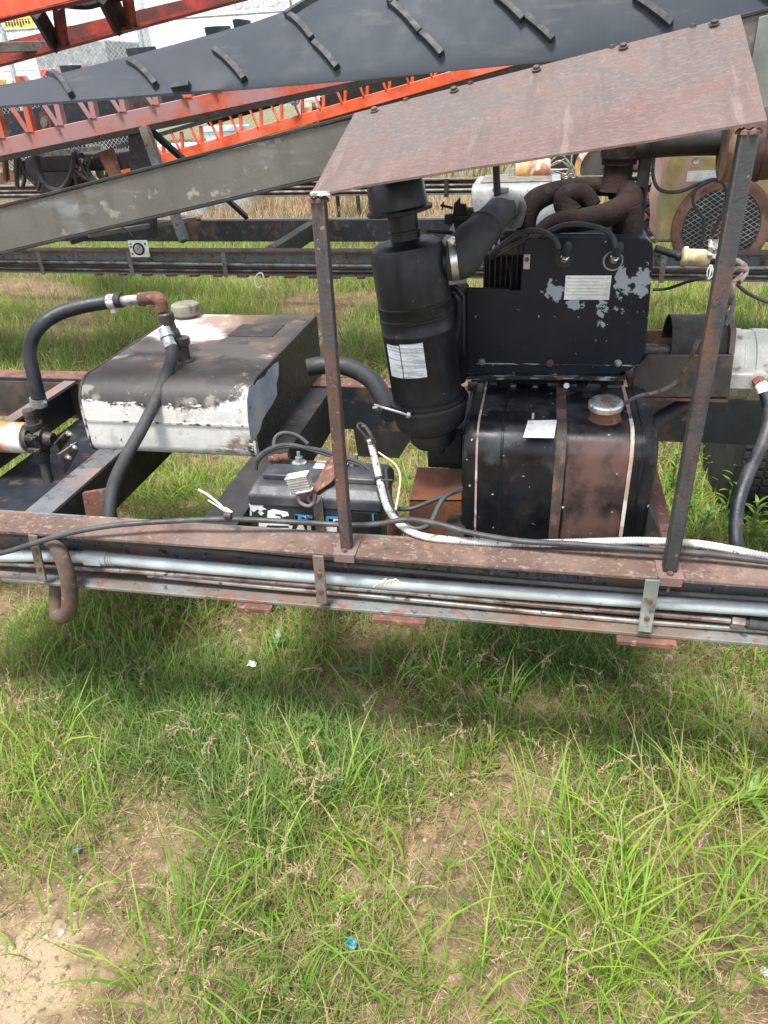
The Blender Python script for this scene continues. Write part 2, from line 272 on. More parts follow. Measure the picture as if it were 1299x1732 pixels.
    def hexa(s, p, ax, h, r): return s.lathe(p, ax, [(0, r), (h*.85, r), (h, r*.85)], n=6)
    def build(s, name, m, parent=None, bevel=0, smooth=True, ang=35):
        me = bpy.data.meshes.new(name); o0 = Vector(parent['o']) if parent is not None and 'o' in parent else Vector((0, 0, 0))
        if parent is None:
            o0 = sum(s.v, Vector())/len(s.v); o0.z = min(v.z for v in s.v)
        me.from_pydata([tuple(v-o0) for v in s.v], [], s.f)
        bm_ = bmesh.new(); bm_.from_mesh(me); bmesh.ops.recalc_face_normals(bm_, faces=bm_.faces); bm_.to_mesh(me); bm_.free()
        me.materials.append(M[m] if isinstance(m, str) else m)
        if smooth:
            me.polygons.foreach_set('use_smooth', [True]*len(me.polygons)); me.set_sharp_from_angle(angle=R(ang))
        o = bpy.data.objects.new(name, me); COL.objects.link(o)
        if parent is not None: o.parent = parent; o['_p'] = 1; del o['_p']
        else: o.location = o0
        PO[o.name] = o0
        if bevel:
            b = o.modifiers.new('bevel', 'BEVEL'); b.width = bevel; b.segments = 2; b.limit_method = 'ANGLE'; b.angle_limit = R(40)
            b.harden_normals = False
        return o
PO = {}
ROOTS = []
def sub(mb, name, m, part, **k):
    """sub-part: child of a part (parts sit at their thing's origin)"""
    part['o'] = PO[part.name]; o = mb.build(name, m, part, **k); return o
def thing(name, label, cat, loc, group=None):
    o = bpy.data.objects.new(name, None); COL.objects.link(o); o.empty_display_size = .05; o.location = loc
    o['label'] = label; o['category'] = cat; o['o'] = tuple(loc); ROOTS.append(o)
    if group: o['group'] = group
    return o
def tag(o, label, cat, group=None, kind=None):
    if label: o['label'] = label
    if cat: o['category'] = cat
    if group: o['group'] = group
    if kind: o['kind'] = kind
    return o
def copy_thing(o, delta, label):
    def rec(q, par):
        c = q.copy(); COL.objects.link(c)
        if par is not None: c.parent = par
        for ch in q.children: rec(ch, c)
        return c
    c = rec(o, None); c.location = Vector(o.location)+Vector(delta); c['label'] = label; ROOTS.append(c) if 'o' in c else None
    return c
def cshape(wd, h, t, side=1):
    """C profile: open towards +side; web at 0; (side, up) coordinates, top at 0"""
    return [(0, 0), (side*wd, 0), (side*wd, -t), (side*t, -t), (side*t, -h+t), (side*wd, -h+t), (side*wd, -h), (0, -h)]
def Ys(pts, Y): return [U(a, b, Y=Y) for a, b in pts]
X3 = Vector((1, 0, 0)); Y3 = Vector((0, 1, 0)); Z3 = Vector((0, 0, 1))
#==SETTING==
# ------------------------------------------------------------------ ground
from mathutils import noise as mn
def gh(x, y):
    return .022*mn.noise((x*1.3, y*1.3, .3))+.012*mn.noise((x*4.1, y*4.1, 1.7))+.005*mn.noise((x*11, y*11, 4))
def axis(lo, hi, fine, out, n_out):
    a = list(np.arange(lo, hi, fine)); g = np.geomspace(1, out, n_out)
    return np.array(sorted([lo-(q-1+.1) for q in g]+a+[hi+(q-1) for q in g]))
xs = axis(-3.2, 2.2, .03, 320, 26); ys = axis(.2, 4.6, .03, 320, 26)
gx, gy = np.meshgrid(xs, ys); nx, ny = len(xs), len(ys)
gz = np.array([gh(a, b) if abs(a) < 12 and abs(b) < 16 else 0 for a, b in zip(gx.ravel(), gy.ravel())])
gv = np.stack([gx.ravel(), gy.ravel(), gz], 1)
me = bpy.data.meshes.new('ground')
ii = (np.arange(ny-1)[:, None]*nx+np.arange(nx-1)[None, :]).ravel()
me.from_pydata(gv.tolist(), [], np.stack([ii, ii+1, ii+nx+1, ii+nx], 1).tolist())
me.polygons.foreach_set('use_smooth', [True]*len(me.polygons))
sand = U(10, 1690, Z=0); sand2 = U(560, 590, Z=0); sand3 = U(610, 640, Z=0); sand4 = U(880, 1330, Z=0); sand5 = U(930, 1500, Z=0); sand6 = U(600, 1500, Z=0)
gm = mat('dry_soil', (.15, .105, .062), [
    dict(c=(.085, .055, .032), s=3.5, t=.55, f=.1), dict(c=(.25, .18, .10), s=30, t=.56, f=.08, a=.7, d=10),
    dict(c=(.13, .135, .05), s=.45, t=.80, f=.1, a=.8, g=[('Y', 3, 9, .4)]),
    dict(c=(.27, .205, .13), s=9, t=.80, f=.14, d=10, p=[(sand.x, sand.y, 0, .32, .55), (sand4.x, sand4.y, 0, .22, .30), (sand5.x, sand5.y, 0, .2, .3), (sand6.x, sand6.y, 0, .15, .3), (sand2.x, sand2.y, 0, .9, .55)]),
    dict(c=(.42, .35, .25), s=150, t=.70, f=.03, a=.7), dict(c=(.045, .032, .02), s=60, t=.60, f=.06, a=.7, d=10), dict(c=(.34, .26, .15), s=70, t=.61, f=.04, a=.6, d=10, v=(1, 3, 1)), dict(c=(.085, .12, .03), s=26, t=.62, f=.05, a=.6, d=10)], rough=.95, bump=1.0, bscale=110, spec=.2)
me.materials.append(gm); g = bpy.data.objects.new('ground', me); COL.objects.link(g); g['kind'] = 'structure'; g['label'] = 'dry sandy soil under the grass'

# ------------------------------------------------------------------ grass
def leafmat(name, base, alt, trans=.35, rough=.5):
    m = bpy.data.materials.new(name); m.use_nodes = True; n = m.node_tree.nodes; L = m.node_tree.links; b = n['Principled BSDF']
    at = n.new('ShaderNodeAttribute'); at.attribute_name = 'tint'; sp = n.new('ShaderNodeSeparateColor'); L.new(at.outputs['Color'], sp.inputs[0])
    mx = n.new('ShaderNodeMix'); mx.data_type = 'RGBA'; L.new(sp.outputs[0], mx.inputs[0]); mx.inputs[6].default_value = (*base, 1); mx.inputs[7].default_value = (*alt, 1)
    m2 = n.new('ShaderNodeMix'); m2.data_type = 'RGBA'; L.new(sp.outputs[1], m2.inputs[0]); L.new(mx.outputs[2], m2.inputs[6]); m2.inputs[7].default_value = (.34, .26, .13, 1)
    b.inputs['Roughness'].default_value = rough; b.inputs['Specular IOR Level'].default_value = .4
    L.new(m2.outputs[2], b.inputs['Base Color'])
    tr = n.new('ShaderNodeBsdfTranslucent'); L.new(m2.outputs[2], tr.inputs[0]); ms = n.new('ShaderNodeMixShader'); ms.inputs[0].default_value = trans
    L.new(b.outputs[0], ms.inputs[1]); L.new(tr.outputs[0], ms.inputs[2]); L.new(ms.outputs[0], n['Material Output'].inputs[0])
    return m
rng = np.random.default_rng(3)
def blade_mesh(name, px, py, H, W, az, lean, curl, tint, dry, material, levels=4, z0=None):
    n = len(px)
    if z0 is None: z0 = np.array([gh(a, b) for a, b in zip(px, py)])-.004
    t = np.linspace(0, 1, levels+1)
    ang = lean[:, None]+curl[:, None]*t[None, :]**1.3          # angle from vertical along the blade
    seg = H[:, None]/levels
    dr = np.sin(ang)*seg; dz = np.cos(ang)*seg
    rr = np.concatenate([np.zeros((n, 1)), np.cumsum(dr[:, :-1], 1)], 1); zz = np.concatenate([np.zeros((n, 1)), np.cumsum(dz[:, :-1], 1)], 1)
    zz = np.maximum(zz, .002+.004*rng.random((n, 1))*(t[None, :] > 0))
    azt = az[:, None]+(rng.normal(0, .25, n)[:, None])*t[None, :]
    cx = px[:, None]+rr*np.cos(azt); cy = py[:, None]+rr*np.sin(azt); cz = z0[:, None]+zz
    wprof = np.interp(t, [0, .25, .6, 1], [.55, 1, .8, 0]); hw = W[:, None]*wprof[None, :]/2
    sa = az+math.pi/2+rng.normal(0, .5, n); sx, sy = np.cos(sa)[:, None], np.sin(sa)[:, None]
    tw = rng.normal(0, .35, n)[:, None]*hw
    A = np.stack([cx[:, :-1]+sx*hw[:, :-1], cy[:, :-1]+sy*hw[:, :-1], cz[:, :-1]+tw[:, :-1]], -1)
    B = np.stack([cx[:, :-1]-sx*hw[:, :-1], cy[:, :-1]-sy*hw[:, :-1], cz[:, :-1]-tw[:, :-1]], -1)
    tip = np.stack([cx[:, -1:], cy[:, -1:], cz[:, -1:]], -1)
    V = np.concatenate([np.stack([A, B], 2).reshape(n, -1, 3), tip], 1)  # 2*levels+1
    nv = 2*levels+1; base = (np.arange(n)*nv)[:, None]
    loops = []
    for k in range(levels-1): loops.append(base+np.array([2*k, 2*k+1, 2*k+3, 2*k+2])[None, :])
    loops.append(base+np.array([2*levels-2, 2*levels-1, 2*levels])[None, :])
    lo = np.concatenate(loops, 1).astype(np.int32).ravel()
    sizes = np.array([4]*(levels-1)+[3]); npoly = n*levels
    starts = (np.concatenate([[0], np.cumsum(sizes)[:-1]])[None, :]+(np.arange(n)*sizes.sum())[:, None]).ravel().astype(np.int32)
    me = bpy.data.meshes.new(name); me.vertices.add(n*nv); me.vertices.foreach_set('co', V.astype(np.float32).ravel())
    me.loops.add(len(lo)); me.loops.foreach_set('vertex_index', lo); me.polygons.add(npoly); me.polygons.foreach_set('loop_start', starts)
    me.polygons.foreach_set('use_smooth', np.ones(npoly, bool))
    me.update(calc_edges=True)
    a = me.attributes.new('tint', 'FLOAT_COLOR', 'POINT')
    c = np.zeros((n, nv, 4), np.float32); c[..., 0] = tint[:, None]; c[..., 1] = dry[:, None]; c[..., 3] = 1
    # dry tips
    c[:, -3:, 1] = np.clip(c[:, -3:, 1]+(rng.random((n, 1)) > .84)*.5, 0, 1)
    a.data.foreach_set('color', c.ravel())
    me.materials.append(material); o = bpy.data.objects.new(name, me); COL.objects.link(o); o['kind'] = 'stuff'
    return o
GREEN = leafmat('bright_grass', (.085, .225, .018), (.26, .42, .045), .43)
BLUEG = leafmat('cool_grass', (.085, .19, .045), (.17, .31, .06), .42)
STRAW = leafmat('straw', (.46, .36, .21), (.24, .16, .095), .25, .8)
PINKG = leafmat('pink_straw', (.36, .22, .19), (.40, .29, .17), .25, .8)
OLIVE = leafmat('far_grass', (.10, .135, .03), (.20, .20, .06), .3)
def gp(px, py): q = U(px, py, Z=0); return np.array([q.x, q.y])
def scatter_tufts(cent, per, rad, hmin, hmax, wmin, wmax, spread=.5, curl=(.3, 1.3)):
    out = []
    for (x, y, k, sc) in cent:
        n = max(3, int(per*k))
        r = rad*sc*np.sqrt(rng.random(n)); a = rng.random(n)*2*math.pi
        X, Y = x+r*np.cos(a), y+r*np.sin(a)
        az = a+rng.normal(0, .7, n)
        lean = np.abs(rng.normal(.12, .22, n))+spread*r/(rad*sc)*.6
        out.append(np.stack([X, Y, rng.uniform(hmin, hmax, n)*sc, rng.uniform(wmin, wmax, n), az, lean, rng.uniform(*curl, n)], 1))
    return np.concatenate(out)
def region(n, x0, x1, y0, y1, f=None):
    X = rng.uniform(x0, x1, n); Y = rng.uniform(y0, y1, n)
    if f is not None: k = f(X, Y) > rng.random(n); X, Y = X[k], Y[k]
    return X, Y
def nz(X, Y, s, o=0): return np.array([mn.noise((a*s, b*s, o)) for a, b in zip(X, Y)])
def bare(X, Y):      # 0 = bare soil, 1 = thick growth
    d = np.hypot(X-sand.x, Y-sand.y); v = np.clip((d-.18)/.35, 0, 1)
    for c, r in ((sand4, .09), (sand5, .07), (sand6, .06)):
        v = np.minimum(v, np.clip((np.hypot(X-c.x, Y-c.y)-r*.4)/r, .15, 1))
    return v*np.clip(.72+1.5*nz(X, Y, 3.1, 9), .12, 1)
def emit(name, S, material, label, tintf=None, dryp=.12, levels=4):
    n = len(S); tint = np.clip(rng.random(n)*.75+(nz(S[:, 0], S[:, 1], 2.2, 3)*.9+.15), 0, 1)
    dry = np.where(rng.random(n) < dryp, rng.uniform(.5, 1, n), rng.uniform(0, .18, n))
    o = blade_mesh(name, S[:, 0], S[:, 1], S[:, 2], S[:, 3], S[:, 4], S[:, 5], S[:, 6], tint, dry, material, levels)
    o['label'] = label; return o
# tall bright tufts, foreground
cx, cy = region(4300, -2.3, 1.5, .45, 2.9, lambda X, Y: bare(X, Y)**1.2)
cent = [(a, b, rng.uniform(.5, 1.3), rng.uniform(.6, 1.15)) for a, b in zip(cx, cy)]
S1 = scatter_tufts(cent, 9, .055, .04, .165, .0016, .0056, curl=(.2, 2.0))
big = []
for (a, b, k, s) in ((1010, 1590, 4, 1.25), (1000, 1520, 3, 1.2), (1090, 1440, 4, 1.2), (940, 1420, 3, 1.1), (310, 1650, 3.2, 1.2), (330, 1540, 1.5, 1.1), (1200, 1400, 3, 1.1), (560, 1380, 2, 1.1), (760, 1180, 2.6, 1), (700, 1500, 1.6, 1.1), (1250, 1560, 2, 1.2), (880, 1640, 2, 1.2), (100, 1440, 1.3, 1.1), (60, 1280, 2, 1), (1060, 1650, 2, 1.2), (90, 1120, 3.0, 1.1), (20, 1160, 3, 1.1), (160, 1400, 1.4, 1), (840, 1230, 2, 1.1), (1180, 1620, 2.4, 1.2), (640, 1180, 2, 1), (740, 1700, 2, 1.1), (90, 1580, 1.0, 1), (1270, 1320, 3, 1.1), (500, 1620, 1.2, 1.1), (420, 1480, 1, 1)):
    q = gp(a, b); big.append((q[0], q[1], k, s))
S2 = scatter_tufts(big, 15, .085, .11, .27, .0024, .0062, curl=(.3, 1.9))
cx, cy = region(27000, -2.4, 1.6, .4, 2.9, lambda X, Y: bare(X, Y)*.95+.03)
S3 = scatter_tufts([(a, b, 1, 1) for a, b in zip(cx, cy)], 5, .035, .02, .095, .0012, .0032, curl=(.3, 1.6))
emit('green_grass', np.concatenate([S1, S2, S3]), GREEN, 'bright green grass blades growing in loose tufts in the foreground', dryp=.14)
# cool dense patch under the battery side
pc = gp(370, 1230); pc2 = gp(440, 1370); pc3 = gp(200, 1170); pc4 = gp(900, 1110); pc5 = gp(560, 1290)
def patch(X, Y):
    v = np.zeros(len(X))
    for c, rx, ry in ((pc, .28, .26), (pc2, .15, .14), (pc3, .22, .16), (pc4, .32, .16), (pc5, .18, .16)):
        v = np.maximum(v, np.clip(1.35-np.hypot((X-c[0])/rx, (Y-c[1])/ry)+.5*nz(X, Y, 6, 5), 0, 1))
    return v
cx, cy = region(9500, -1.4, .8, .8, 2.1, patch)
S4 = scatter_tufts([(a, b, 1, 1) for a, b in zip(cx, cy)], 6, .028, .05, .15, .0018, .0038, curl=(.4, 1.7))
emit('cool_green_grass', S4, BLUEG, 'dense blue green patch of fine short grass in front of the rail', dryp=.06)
# thatch and dry stems
cx, cy = region(120000, -2.4, 1.6, .4, 3.0, lambda X, Y: np.clip(bare(X, Y)+.10, 0, 1)*.9)
n = len(cx)
S5 = np.stack([cx, cy, rng.uniform(.02, .10, n), rng.uniform(.0008, .0026, n), rng.random(n)*6.28, rng.uniform(.9, 1.55, n), rng.uniform(-.4, .5, n)], 1)
emit('dry_thatch', S5, STRAW, 'dry straw coloured thatch lying between the green tufts', dryp=.4, levels=2)
cx, cy = region(9000, -2.3, 1.5, .45, 2.9, lambda X, Y: bare(X, Y)); n = len(cx)
SD = np.stack([cx, cy, rng.uniform(.03, .15, n), rng.uniform(.0010, .0026, n), rng.random(n)*6.28, np.abs(rng.normal(.5, .4, n)), rng.uniform(-.3, 1.8, n)], 1)
emit('dead_stalks', SD, STRAW, 'bleached dead stalks and bent stems standing among the green grass', dryp=.5, levels=3)
cx, cy = region(60000, -2.2, 1.4, .4, 2.3); n = len(cx)     # chaff lying on the open soil
ST = np.stack([cx, cy, rng.uniform(.006, .04, n), rng.uniform(.0006, .0018, n), rng.random(n)*6.28, rng.uniform(1.25, 1.6, n), rng.uniform(-.3, .2, n)], 1)
emit('straw_chaff', ST, STRAW, 'fine broken straw chaff scattered over the bare soil', dryp=.6, levels=2)
# middle distance between the two frames and under them
cx, cy = region(34000, -6.0, 2.6, 2.5, 8.6, lambda X, Y: (X > -.95*Y-.6)*np.clip(1.25-Y*.10, .35, 1))
S6 = scatter_tufts([(a, b, 1, .9+.1*b) for a, b in zip(cx, cy)], 5, .045, .05, .15, .003, .0075, curl=(.3, 1.3))
kk = nz(S6[:, 0], S6[:, 1], .9, 2)+rng.normal(0, .15, len(S6)) > -.2
emit('middle_grass', S6[kk], GREEN, 'green grass growing between the two conveyor frames', dryp=.30, levels=3)
cx, cy = region(9000, -6, 2.4, 2.8, 8.6); n = len(cx)
S7 = scatter_tufts([(a, b, 1, 1) for a, b in zip(cx, cy)], 4, .05, .05, .16, .0015, .003, curl=(.3, 1.2))
emit('pale_dry_grass', S7, STRAW, 'pale dried grass mixed in between the two conveyor frames', dryp=.5, levels=2)
cx, cy = region(9000, -12, 3, 8.3, 13.5)
S8 = scatter_tufts([(a, b, 1, 1) for a, b in zip(cx, cy)], 4, .08, .12, .32, .006, .012, curl=(.2, 1.0))
side = nz(S8[:, 0], S8[:, 1], .35, 7)*1.4+(-S8[:, 0]-2.2)*.35+(S8[:, 1]-9.0)*.5+rng.normal(0, .25, len(S8)) > 0
emit('far_pink_grass', S8[side & (S8[:, 1] < 12.6)], PINKG, 'pinkish ripe cheat grass in the yard beyond the second frame', dryp=.3, levels=2)
emit('far_green_grass', S8[~(side & (S8[:, 1] < 12.6))], OLIVE, 'yellow green grass in the yard by the far fence', dryp=.3, levels=2)
cx, cy = region(5000, -20, 6, 12.5, 24)
S9 = scatter_tufts([(a, b, 1, 1) for a, b in zip(cx, cy)], 3, .15, .2, .5, .015, .03, curl=(.2, 1.0))
emit('distant_grass', S9, OLIVE, 'green and yellow grass behind the chain link fence', dryp=.35, levels=2)
# drooping seed heads
def seedheads(name, spots, material, label, n_sp=20, Hs=(.09, .20)):
    PX, PY, PZ, HH, WW, AZ, LE, CU = [], [], [], [], [], [], [], []
    for (x, y) in spots:
        az0 = rng.uniform(0, 6.28); H = rng.uniform(*Hs); z = gh(x, y)
        for k in range(n_sp):
            t = k/n_sp; PX.append(x+math.cos(az0)*.05*t*t*2); PY.append(y+math.sin(az0)*.05*t*t*2); PZ.append(z+H*(.62+.38*t-.25*t*t))
            HH.append(rng.uniform(.008, .019)); WW.append(rng.uniform(.0012, .0026)); AZ.append(az0+rng.normal(0, .7)); LE.append(rng.uniform(.9, 2.5)); CU.append(rng.uniform(.2, 1))
        PX.append(x); PY.append(y); PZ.append(z); HH.append(H*1.05); WW.append(.0013); AZ.append(az0); LE.append(.05); CU.append(.7)
    A = [np.array(q) for q in (PX, PY, HH, WW, AZ, LE, CU)]
    n = len(PX); o = blade_mesh(name, *A, rng.random(n), np.where(rng.random(n) < .3, .6, 0.), material, 3, np.array(PZ)); o['label'] = label; return o
cx, cy = region(1500, -2.0, 1.4, .5, 2.6, lambda X, Y: bare(X, Y)*.85)
seedheads('seed_heads', list(zip(cx, cy)), PINKG, 'drooping pinkish brown brome seed heads over the foreground grass')
cx, cy = region(900, -4, 2, 2.7, 4.6); seedheads('middle_seed_heads', list(zip(cx, cy)), STRAW, 'pale seed heads standing between the two frames', Hs=(.12, .25))
# creeping small round leaves
pm = MB(); cx, cy = region(2600, -2.0, 1.5, .45, 2.4, lambda X, Y: np.clip(bare(X, Y), 0, 1)*np.clip(.25+2*nz(X, Y, 4, 21), 0, 1)); 
for x, y in zip(cx, cy):
    z = gh(x, y)+rng.uniform(.003, .02); r = rng.uniform(.003, .008); a0 = rng.random()*6; tl = Vector((rng.normal(0, .35), rng.normal(0, .35), 1)).normalized(); e = tl.orthogonal().normalized(); f_ = tl.cross(e)
    pm.add([Vector((x, y, z))+(e*math.cos(a0+k*1.047)*r*1.3+f_*math.sin(a0+k*1.047)*r) for k in range(6)], [tuple(range(6))])
M['clover'] = mat('small_leaves', (.10, .17, .03), [dict(c=(.17, .20, .05), s=9, t=.5, f=.1)], rough=.5, bump=0, trans=.3)
tag(pm.build('ground_cover', 'clover', smooth=False), 'tiny round leaved creeping weed covering bare spots', None, kind='stuff')
# pebbles and gravel
pb = MB()
def pebble(mb, x, y, r):
    bm_ = [(0, 0, 1), (.9, 0, .3), (.28, .85, .3), (-.72, .53, .3), (-.72, -.53, .3), (.28, -.85, .3), (.7, .5, -.5), (-.3, .8, -.5), (-.9, 0, -.5), (-.3, -.8, -.5), (.7, -.5, -.5)]
    s3 = [r*rng.uniform(.6, 1.2), r*rng.uniform(.6, 1.2), r*rng.uniform(.4, .8)]; a = rng.random()*6.28; c, s_ = math.cos(a), math.sin(a); z = gh(x, y)+r*.15
    vs = [(x+(p[0]*c-p[1]*s_)*s3[0], y+(p[0]*s_+p[1]*c)*s3[1], z+p[2]*s3[2]) for p in bm_]
    mb.add(vs, [(0, 1, 2), (0, 2, 3), (0, 3, 4), (0, 4, 5), (0, 5, 1), (1, 6, 2), (2, 6, 7), (2, 7, 3), (3, 7, 8), (3, 8, 4), (4, 8, 9), (4, 9, 5), (5, 9, 10), (5, 10, 1), (1, 10, 6)])
for _ in range(700):
    a = rng.random()*6.28; r = abs(rng.normal(0, .28)); pebble(pb, sand.x+r*math.cos(a), sand.y+r*math.sin(a), rng.uniform(.0010, .0036))
cx, cy = region(3200, -2, 1.4, .5, 2.6)
for x, y in zip(cx, cy): pebble(pb, x, y, abs(rng.normal(0, .0032))+.0012)
M['pebble'] = mat('gravel', (.26, .19, .14), [dict(c=(.30, .12, .09), s=3, t=.52, f=.03), dict(c=(.42, .40, .36), s=5, t=.58, f=.03)], rough=.9, bump=.3, vscale=20)
tag(pb.build('gravel', 'pebble', smooth=False), 'loose reddish gravel and grit on the bare sand', None, kind='stuff')
# ================================================================== NEAR MACHINE
RZ, RB = .69, .54         # top and bottom of the frame channels
F = thing('conveyor_chassis', 'rusted steel channel frame running along the whole foreground with posts and cross members', 'machine frame', (0, 1.3, RB))
XL, XR = -2.7, 1.35
def channel_run(parent, xl, xr, yw, side, top_m, web_m, low_m, fl=.075, yb=None, name=''):
    """C channel along x; web at yw, flanges reaching side*fl in y"""
    a = MB().box((xl, min(yw, yw+side*fl), RZ-.009), (xr, max(yw, yw+side*fl), RZ))
    b = MB().box((xl, min(yw, yw-side*.008), RB), (xr, max(yw, yw-side*.008)-.0, RZ-.0005))
    c = MB().box((xl, min(yw+side*.0005, yw+side*fl), RB), (xr, max(yw+side*.0005, yw+side*fl), RB+.009))
    a.build('top_flange', top_m, parent, bevel=.002); b.build('channel_web', web_m, parent); c.build('bottom_flange', low_m, parent, bevel=.002)
channel_run(F, XL, XR, 1.337, -1, 'rail_top', 'rail_web', 'rail_low', fl=.082)
channel_run(F, XL, XR, 2.235, 1, 'rust', 'blue_black', 'rust')
MB().box((XL, 2.222, RB+.002), (-1.2, 2.2265, RZ-.012)).build('rust_panel', 'guard', F)
# pads under the bottom flange
for a, b, c in (((405, 1018), (460, 1026), 0), ((632, 1037), (722, 1046), 0), ((1043, 1078), (1145, 1090), 0)):
    p, q = U(*a, Z=.538), U(*b, Z=.538)
    MB().box((p.x, 1.238, .527), (q.x, 1.32, .5395)).build('welded_pad', 'rust', F, bevel=.002)
# vertical strap plates between the flanges
for (x0, y0), (x1, y1), w_ in (((53, 897), (72, 980), .022), ((537, 930), (545, 1020), .024), ((1106, 968), (1090, 1068), .027)):
    p, q = U(x0, y0, Y=1.250), U(x1, y1, Y=1.247); p.z = min(p.z, RZ-.002); q.z = max(q.z, RB+.002)
    o = MB().bar(p, q, .006, w_, up=X3).build('strap_plate', 'green_grey' if x0 > 1000 else 'rail_low', F, bevel=.0015)
    for k in (.36, .72):
        c = p.lerp(q, k)+Vector((0, -.003, 0)); sub(MB().lathe(c, (0, -1, 0), [(0, .0055), (.003, .0055), (.004, .004)], n=10), 'rivet', 'rust', o)
# weld scar
c = U(684, 945, Y=1.3285); MB().lathe(c, (0, -1, 0), [(0, .017), (.003, .016), (.005, .008), (.0055, 0)], n=14).build('weld_scar', 'pinkrust', F)
# stencil marks on the web
sm_ = MB(); ra = random.Random(4)
for x in np.linspace(858, 1000, 26):
    if ra.random() < .35: continue
    p = U(x, 968+(x-858)*.085, Y=1.3285); h = ra.uniform(.002, .007)
    sm_.box((p.x-ra.uniform(.001, .003), 1.3278, p.z-h/2), (p.x+ra.uniform(.001, .003), 1.3285, p.z+h/2))
p = U(858, 968, Y=1.3285); sm_.box((p.x, 1.3278, p.z-.0015), (p.x+.022, 1.3285, p.z+.0015))
sm_.build('stencil_marks', 'stencil', F, smooth=False)
# cross members (channel, web on the far left side, flange right)
M['cross_top'] = mat('worn_cross_member', (.085, .09, .095), [dict(c=(.19, .115, .09), s=5, t=.54, f=.08, d=9), dict(c=(.26, .27, .27), s=50, t=.66, f=.04), dict(c=(.04, .03, .025), s=25, t=.62, f=.04)], rough=.55, bump=.4, bscale=120)
def cross(xa, xb, y0, y1, m, mw, web_side=-1):
    MB().box((xa, y0, RZ-.012), (xb, y1, RZ-.003)).build('cross_flange', m, F, bevel=.0015)
    wx = xa if web_side < 0 else xb-.008
    MB().box((wx+.0005, y0, RB+.02), (wx+.0075, y1, RZ-.0125)).build('cross_web', mw, F)
    MB().box((xa, y0, RB+.011), (xb, y1, RB+.0195)).build('cross_lower_flange', mw, F)
cross(-1.190, -1.118, 1.3385, 2.2215, 'cross_top', 'black_matte', 1)
cross(-.735, -.645, 1.3385, 2.2215, 'black_matte', 'black_matte', 1)
# second cross member at far left, web facing us
MB().prism([(-1.62, 1.345, RZ-.012), (-1.575, 1.345, RZ-.012), (-1.575, 2.22, RZ-.012), (-1.62, 2.22, RZ-.012)], (0, 0, .009)).build('cross_flange', 'pinkrust', F)
MB().box((-1.575, 1.345, RB+.011), (-1.192, 2.22, RB+.019)).build('floor_plate', 'blue_black', F)
MB().box((-1.617, 1.345, RB+.02), (-1.61, 2.22, RZ-.0125)).build('cross_web', 'blue_black', F)
# rusty hanger plate below cross member
MB().prism([(-1.11, 1.47, RZ-.015), (-1.05, 1.50, RZ-.015), (-1.03, 1.46, .56), (-1.10, 1.43, .52)], (0, .012, 0)).build('hanger_plate', 'rust', F)
# black brace under rear rail and leg
p = Ys([(598, 731), (703, 731), (640, 762), (600, 762)], 2.225)
MB().prism([(p[0].x, 2.225, .5395), (p[1].x, 2.225, .5395), (p[1].x-.06, 2.225, .44), (p[0].x+.01, 2.225, .44)], (0, .05, 0)).build('gusset', 'black_matte', F)
MB().prism([(-.66, 1.70, .6), (-.60, 1.70, .6), (-.635, 1.70, .45), (-.72, 1.70, .45)], (0, .01, 0)).build('gusset', 'black_matte', F)
# engine bed rails
MB().box((-.175, 1.39, .60), (-.13, 2.2, .66)).build('engine_bed_rail', 'black_matte', F, bevel=.003)
MB().box((.27, 1.345, .56), (.33, 2.2, .66)).build('engine_bed_rail', 'rust', F, bevel=.003)
# posts with foot plates
for (x, mt, w_) in ((-.367, 'post', .0235), (.2875, 'post_dark', .026)):
    zt = 1.392+(x+.375)*.1224-.006
    o = MB().bar((x, 1.282, RZ+.004), (x, 1.282, zt), w_, w_, up=Y3).build('cover_post', mt, F, bevel=.0025)
    ft = MB().box((x-.024, 1.253, RZ+.0005), (x+.024, 1.312, RZ+.0045)).box((x-.022, 1.2505, RZ-.016), (x+.022, 1.2545, RZ+.0045)); f_ = sub(ft, 'foot_plate', 'pinkrust', o, bevel=.001)
    sub(MB().hexa((x-.001, 1.262, RZ+.0045), Z3, .006, .0065).tube([(x, 1.262, RZ-.012), (x, 1.262, RZ-.035)], .0035, n=6, smooth=False).hexa((x, 1.262, RZ-.022), Z3, .006, .0065), 'foot_bolt', 'rust', o)
    wd = MB()
    for k in range(7): a = random.random()*6; wd.lathe((x+math.cos(k)*.013, 1.282+math.sin(k)*.013, zt-.006), Z3, [(0, .006), (.005, .005), (.008, .001)], n=7)
    sub(wd, 'weld_bead', 'rust', o)
# sloping beam (belt bed side) over the engine, channel open at the back
BY = 1.625
def beam_z(x): return 1.491+(x+.371)*.1815
bl = MB()
for nm, z0, z1, y0, y1, m in (('beam_web', -.091, 0, BY, BY+.007, 'beam'), ('beam_top_flange', .0005, .0075, BY-.004, BY+.055, 'black_matte'), ('beam_lower_flange', -.098, -.0915, BY, BY+.055, 'black_matte')):
    xa, xb = -2.6, 1.6
    MB().prism([(xa, y0, beam_z(xa)+z0), (xb, y0, beam_z(xb)+z0), (xb, y0, beam_z(xb)+z1), (xa, y0, beam_z(xa)+z1)], (0, y1-y0, 0)).build(nm, m, F, bevel=.0015)
MB().prism([(.345, BY-.012, beam_z(.345)-.15), (.9, BY-.012, beam_z(.9)-.13), (.9, BY-.012, beam_z(.9)-.004), (.345, BY-.012, beam_z(.345)-.004)], (0, .008, 0)).build('side_guard_plate', 'green_grey', F, bevel=.001)
# far side beam of the same belt bed and supports
p0 = Vector((-2.6, 2.33, beam_z(-2.6)-.02)); p1 = Vector((1.6, 2.33, beam_z(1.6)-.02))
